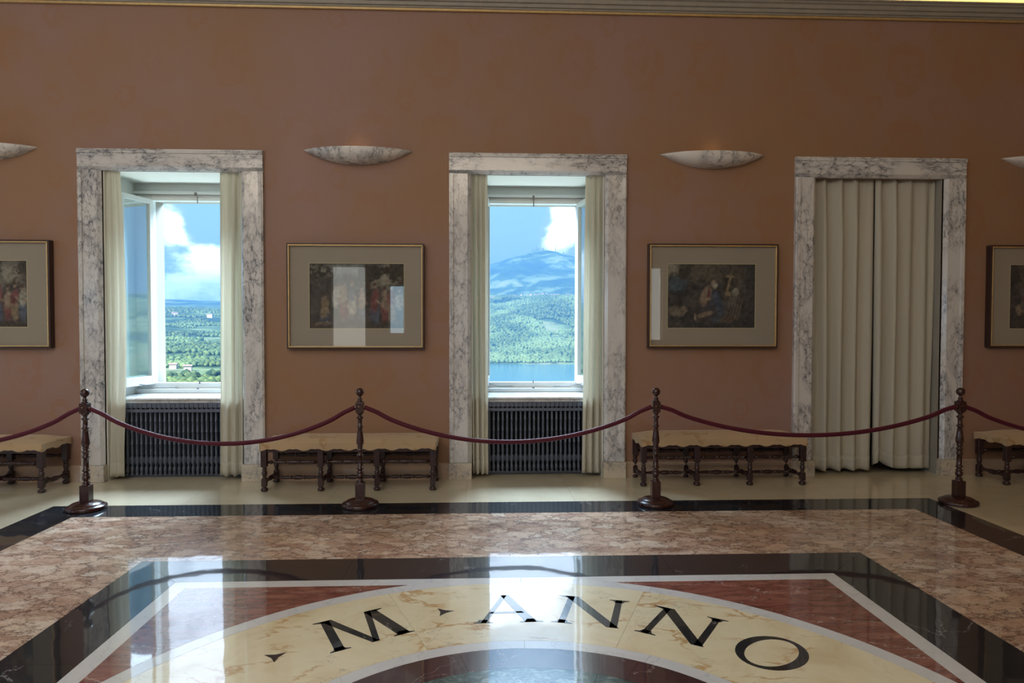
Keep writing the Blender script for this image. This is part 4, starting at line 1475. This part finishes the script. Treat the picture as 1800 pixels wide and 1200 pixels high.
def build_view():
    na, nr = 420, 260
    az = np.linspace(-0.95, 1.15, na)
    r = 160 * (7600 / 160) ** np.linspace(0, 1, nr)
    A, R = np.meshgrid(az, r)
    Z = terrain(A, R)
    V = np.stack([R * np.sin(A), R * np.cos(A), Z], -1).reshape(-1, 3)
    i, j = np.meshgrid(np.arange(na - 1), np.arange(nr - 1))
    q = (j * na + i)
    F = np.stack([q, q + 1, q + na + 1, q + na], -1).reshape(-1, 4)
    me = bpy.data.meshes.new('terrain_hills')
    me.from_pydata(V.tolist(), [], F.tolist())
    me.polygons.foreach_set('use_smooth', [True] * len(F))
    me.materials.append(mat_terrain())
    o = bpy.data.objects.new('hills', me)
    COL.objects.link(o)
    struct(o, 'wooded hills and a conical mountain beyond the lake')
    # lake
    m, nt, out = new_mat('lake_water')
    ge = nt.nodes.new('ShaderNodeNewGeometry')
    n = bump(nt, noise(nt, ge.outputs['Position'], 0.25, 3, 0.6), 0.5, 0.6)
    principled(nt, out, (0.05, 0.22, 0.34), 0.12, spec=0.5, normal=n)
    k = 40
    pts = [(2150 * math.sin(a), 2150 * math.cos(a)) for a in np.linspace(-0.30, 0.55, k)] + [(300 * math.sin(a), 300 * math.cos(a)) for a in np.linspace(0.55, -0.30, k)]
    lk = MB().prism(pts[::-1], LAKE_Z - 1.0, LAKE_Z).obj('lake', m)
    struct(lk, 'calm blue lake below the mountain')
    # forest crowns
    t = (1 + 5 ** 0.5) / 2
    ico = np.array([(-1, t, 0), (1, t, 0), (-1, -t, 0), (1, -t, 0), (0, -1, t), (0, 1, t), (0, -1, -t), (0, 1, -t), (t, 0, -1), (t, 0, 1), (-t, 0, -1), (-t, 0, 1)], float)
    ico /= np.linalg.norm(ico[0])
    ift = np.array([(0, 11, 5), (0, 5, 1), (0, 1, 7), (0, 7, 10), (0, 10, 11), (1, 5, 9), (5, 11, 4), (11, 10, 2), (10, 7, 6), (7, 1, 8), (3, 9, 4), (3, 4, 2), (3, 2, 6), (3, 6, 8), (3, 8, 9), (4, 9, 5), (2, 4, 11), (6, 2, 10), (8, 6, 7), (9, 8, 1)])

    def crowns(n, az0, az1, r0, r1, s0, s1, thr, name, label, seed):
        rg = np.random.default_rng(seed)
        a = rg.uniform(az0, az1, n)
        rr = np.sqrt(rg.uniform(r0 ** 2, r1 ** 2, n))
        x, y = rr * np.sin(a), rr * np.cos(a)
        z = terrain(a, rr)
        keep = (fbm(x / 130, y / 130, 3, 3) > thr) & (z > LAKE_Z + 2)
        x, y, z, rr = x[keep], y[keep], z[keep], rr[keep]
        k = len(x)
        s = rg.uniform(s0, s1, k)
        jit = 1 + rg.uniform(-0.22, 0.22, (k, 12, 1))
        P = ico[None] * jit * np.stack([s, s, s * rg.uniform(0.8, 1.2, k)], -1)[:, None, :] + np.stack([x, y, z + s * 0.7], -1)[:, None, :]
        me = bpy.data.meshes.new(name)
        Fc = (ift[None] + (np.arange(k) * 12)[:, None, None]).reshape(-1, 3)
        me.vertices.add(k * 12)
        me.vertices.foreach_set('co', P.astype(np.float32).ravel())
        me.loops.add(len(Fc) * 3)
        me.loops.foreach_set('vertex_index', Fc.astype(np.int32).ravel())
        me.polygons.add(len(Fc))
        me.polygons.foreach_set('loop_start', np.arange(0, len(Fc) * 3, 3, dtype=np.int32))
        me.polygons.foreach_set('use_smooth', np.ones(len(Fc), bool))
        me.update(calc_edges=True)
        me.validate()
        me.materials.append(MC)
        o = bpy.data.objects.new(name, me)
        COL.objects.link(o)
        o['kind'] = 'stuff'
        o['label'] = label
        o['category'] = 'forest'
    MC = mat_crowns()
    crowns(46000, -0.68, -0.18, 520, 2600, 2.2, 4.6, 0.51, 'forest', 'green woodland seen through the left window', 1)
    crowns(5000, -0.60, -0.20, 2450, 2780, 4.0, 7.5, 0.30, 'forest', 'line of trees along the ridge seen through the left window', 4)
    crowns(46000, -0.16, 0.34, 2000, 3700, 3.5, 7.0, 0.42, 'forest', 'wooded slopes above the lake seen through the middle window', 2)
    # village houses
    hm = plain('house_walls', (0.52, 0.44, 0.38), 0.9)
    rm = plain('house_roofs', (0.36, 0.25, 0.20), 0.9)

    def ground(px_az, r):
        return float(terrain(np.array([px_az]), np.array([r]))[0])

    def house(a, r, w, d, h, lab, grp):
        z = ground(a, r) + (4 if r > 1500 else 2)
        root = empty('house', (r * math.sin(a), r * math.cos(a), z), random.uniform(-0.4, 0.4))
        MB().box(-w / 2, w / 2, -d / 2, d / 2, -6, h).obj('walls', hm, root)
        MB().prism([(-d / 2 - 1, h), (d / 2 + 1, h), (0, h + d * 0.28)], -w / 2 - 1, w / 2 + 1, 'x').obj('roof', rm, root)
        tag(root, lab, 'house', grp)
    ORD = ['first', 'second', 'third', 'fourth', 'fifth', 'sixth', 'seventh', 'eighth', 'ninth', 'tenth', 'eleventh', 'twelfth', 'thirteenth', 'fourteenth']
    azp = lambda px: math.atan((px - 900) / FPX) + YAW
    for k, px in enumerate([866, 905, 917, 926, 933, 941, 948, 954, 961, 968, 975, 981, 998, 1004]):
        rr = 3380 + 40 * math.sin(k * 2.1)
        house(azp(px), rr, random.uniform(9, 20), 11, random.uniform(7, 12), ORD[k] + ' tiny pale house from the left in the hill village above the lake', 'houses of the hill village')
    for k, (px, rr) in enumerate([(325, 850), (306, 2350), (368, 2300), (300, 900)]):
        house(azp(px), rr, 8 if rr < 1000 else 18, 6, 3.5 if rr < 1000 else 7, ['pale house among the nearest trees in the left window', 'pale house on the far wooded ridge, left of the other in the left window', 'pale house on the far wooded ridge beside the right curtain of the left window', 'pale house among the nearest trees beside the window jamb'][k], 'houses beyond the left window')
    # aerials on the summit
    for k, (px, hgt) in enumerate([(936, 30), (940, 26), (943, 44), (946, 30), (955, 24), (976, 62), (990, 20)]):
        a = azp(px)
        rr = 5560
        z = ground(a, rr)
        root = empty('radio_mast', (rr * math.sin(a), rr * math.cos(a), z))
        MB().lathe([(0.0, 2.6), (hgt * 0.6, 2.0), (hgt, 1.2)], n=6).obj('pole', M['metal'], root)
        MB().box(-3, 3, -0.8, 0.8, hgt * 0.7, hgt * 0.7 + 1.5).obj('antenna', M['metal'], root)
        tag(root, ORD[k] + ' radio mast from the left on the mountain summit', 'mast', 'radio masts on the summit')
    # aerial haze over the valley
    m, nt, out = new_mat('valley_haze')
    vs = nd(nt, 'ShaderNodeVolumePrincipled', {'Color': (0.17, 0.46, 0.84, 1.0), 'Density': 0.00027, 'Anisotropy': 0.1})
    nt.links.new(vs.outputs[0], out.inputs['Volume'])
    hz = MB().box(-7000, 5000, 260, 7800, -400, 420).obj('haze', m)
    hz['kind'] = 'stuff'
    hz['label'] = 'blue haze over the valley'
    hz['category'] = 'haze'


build_view()
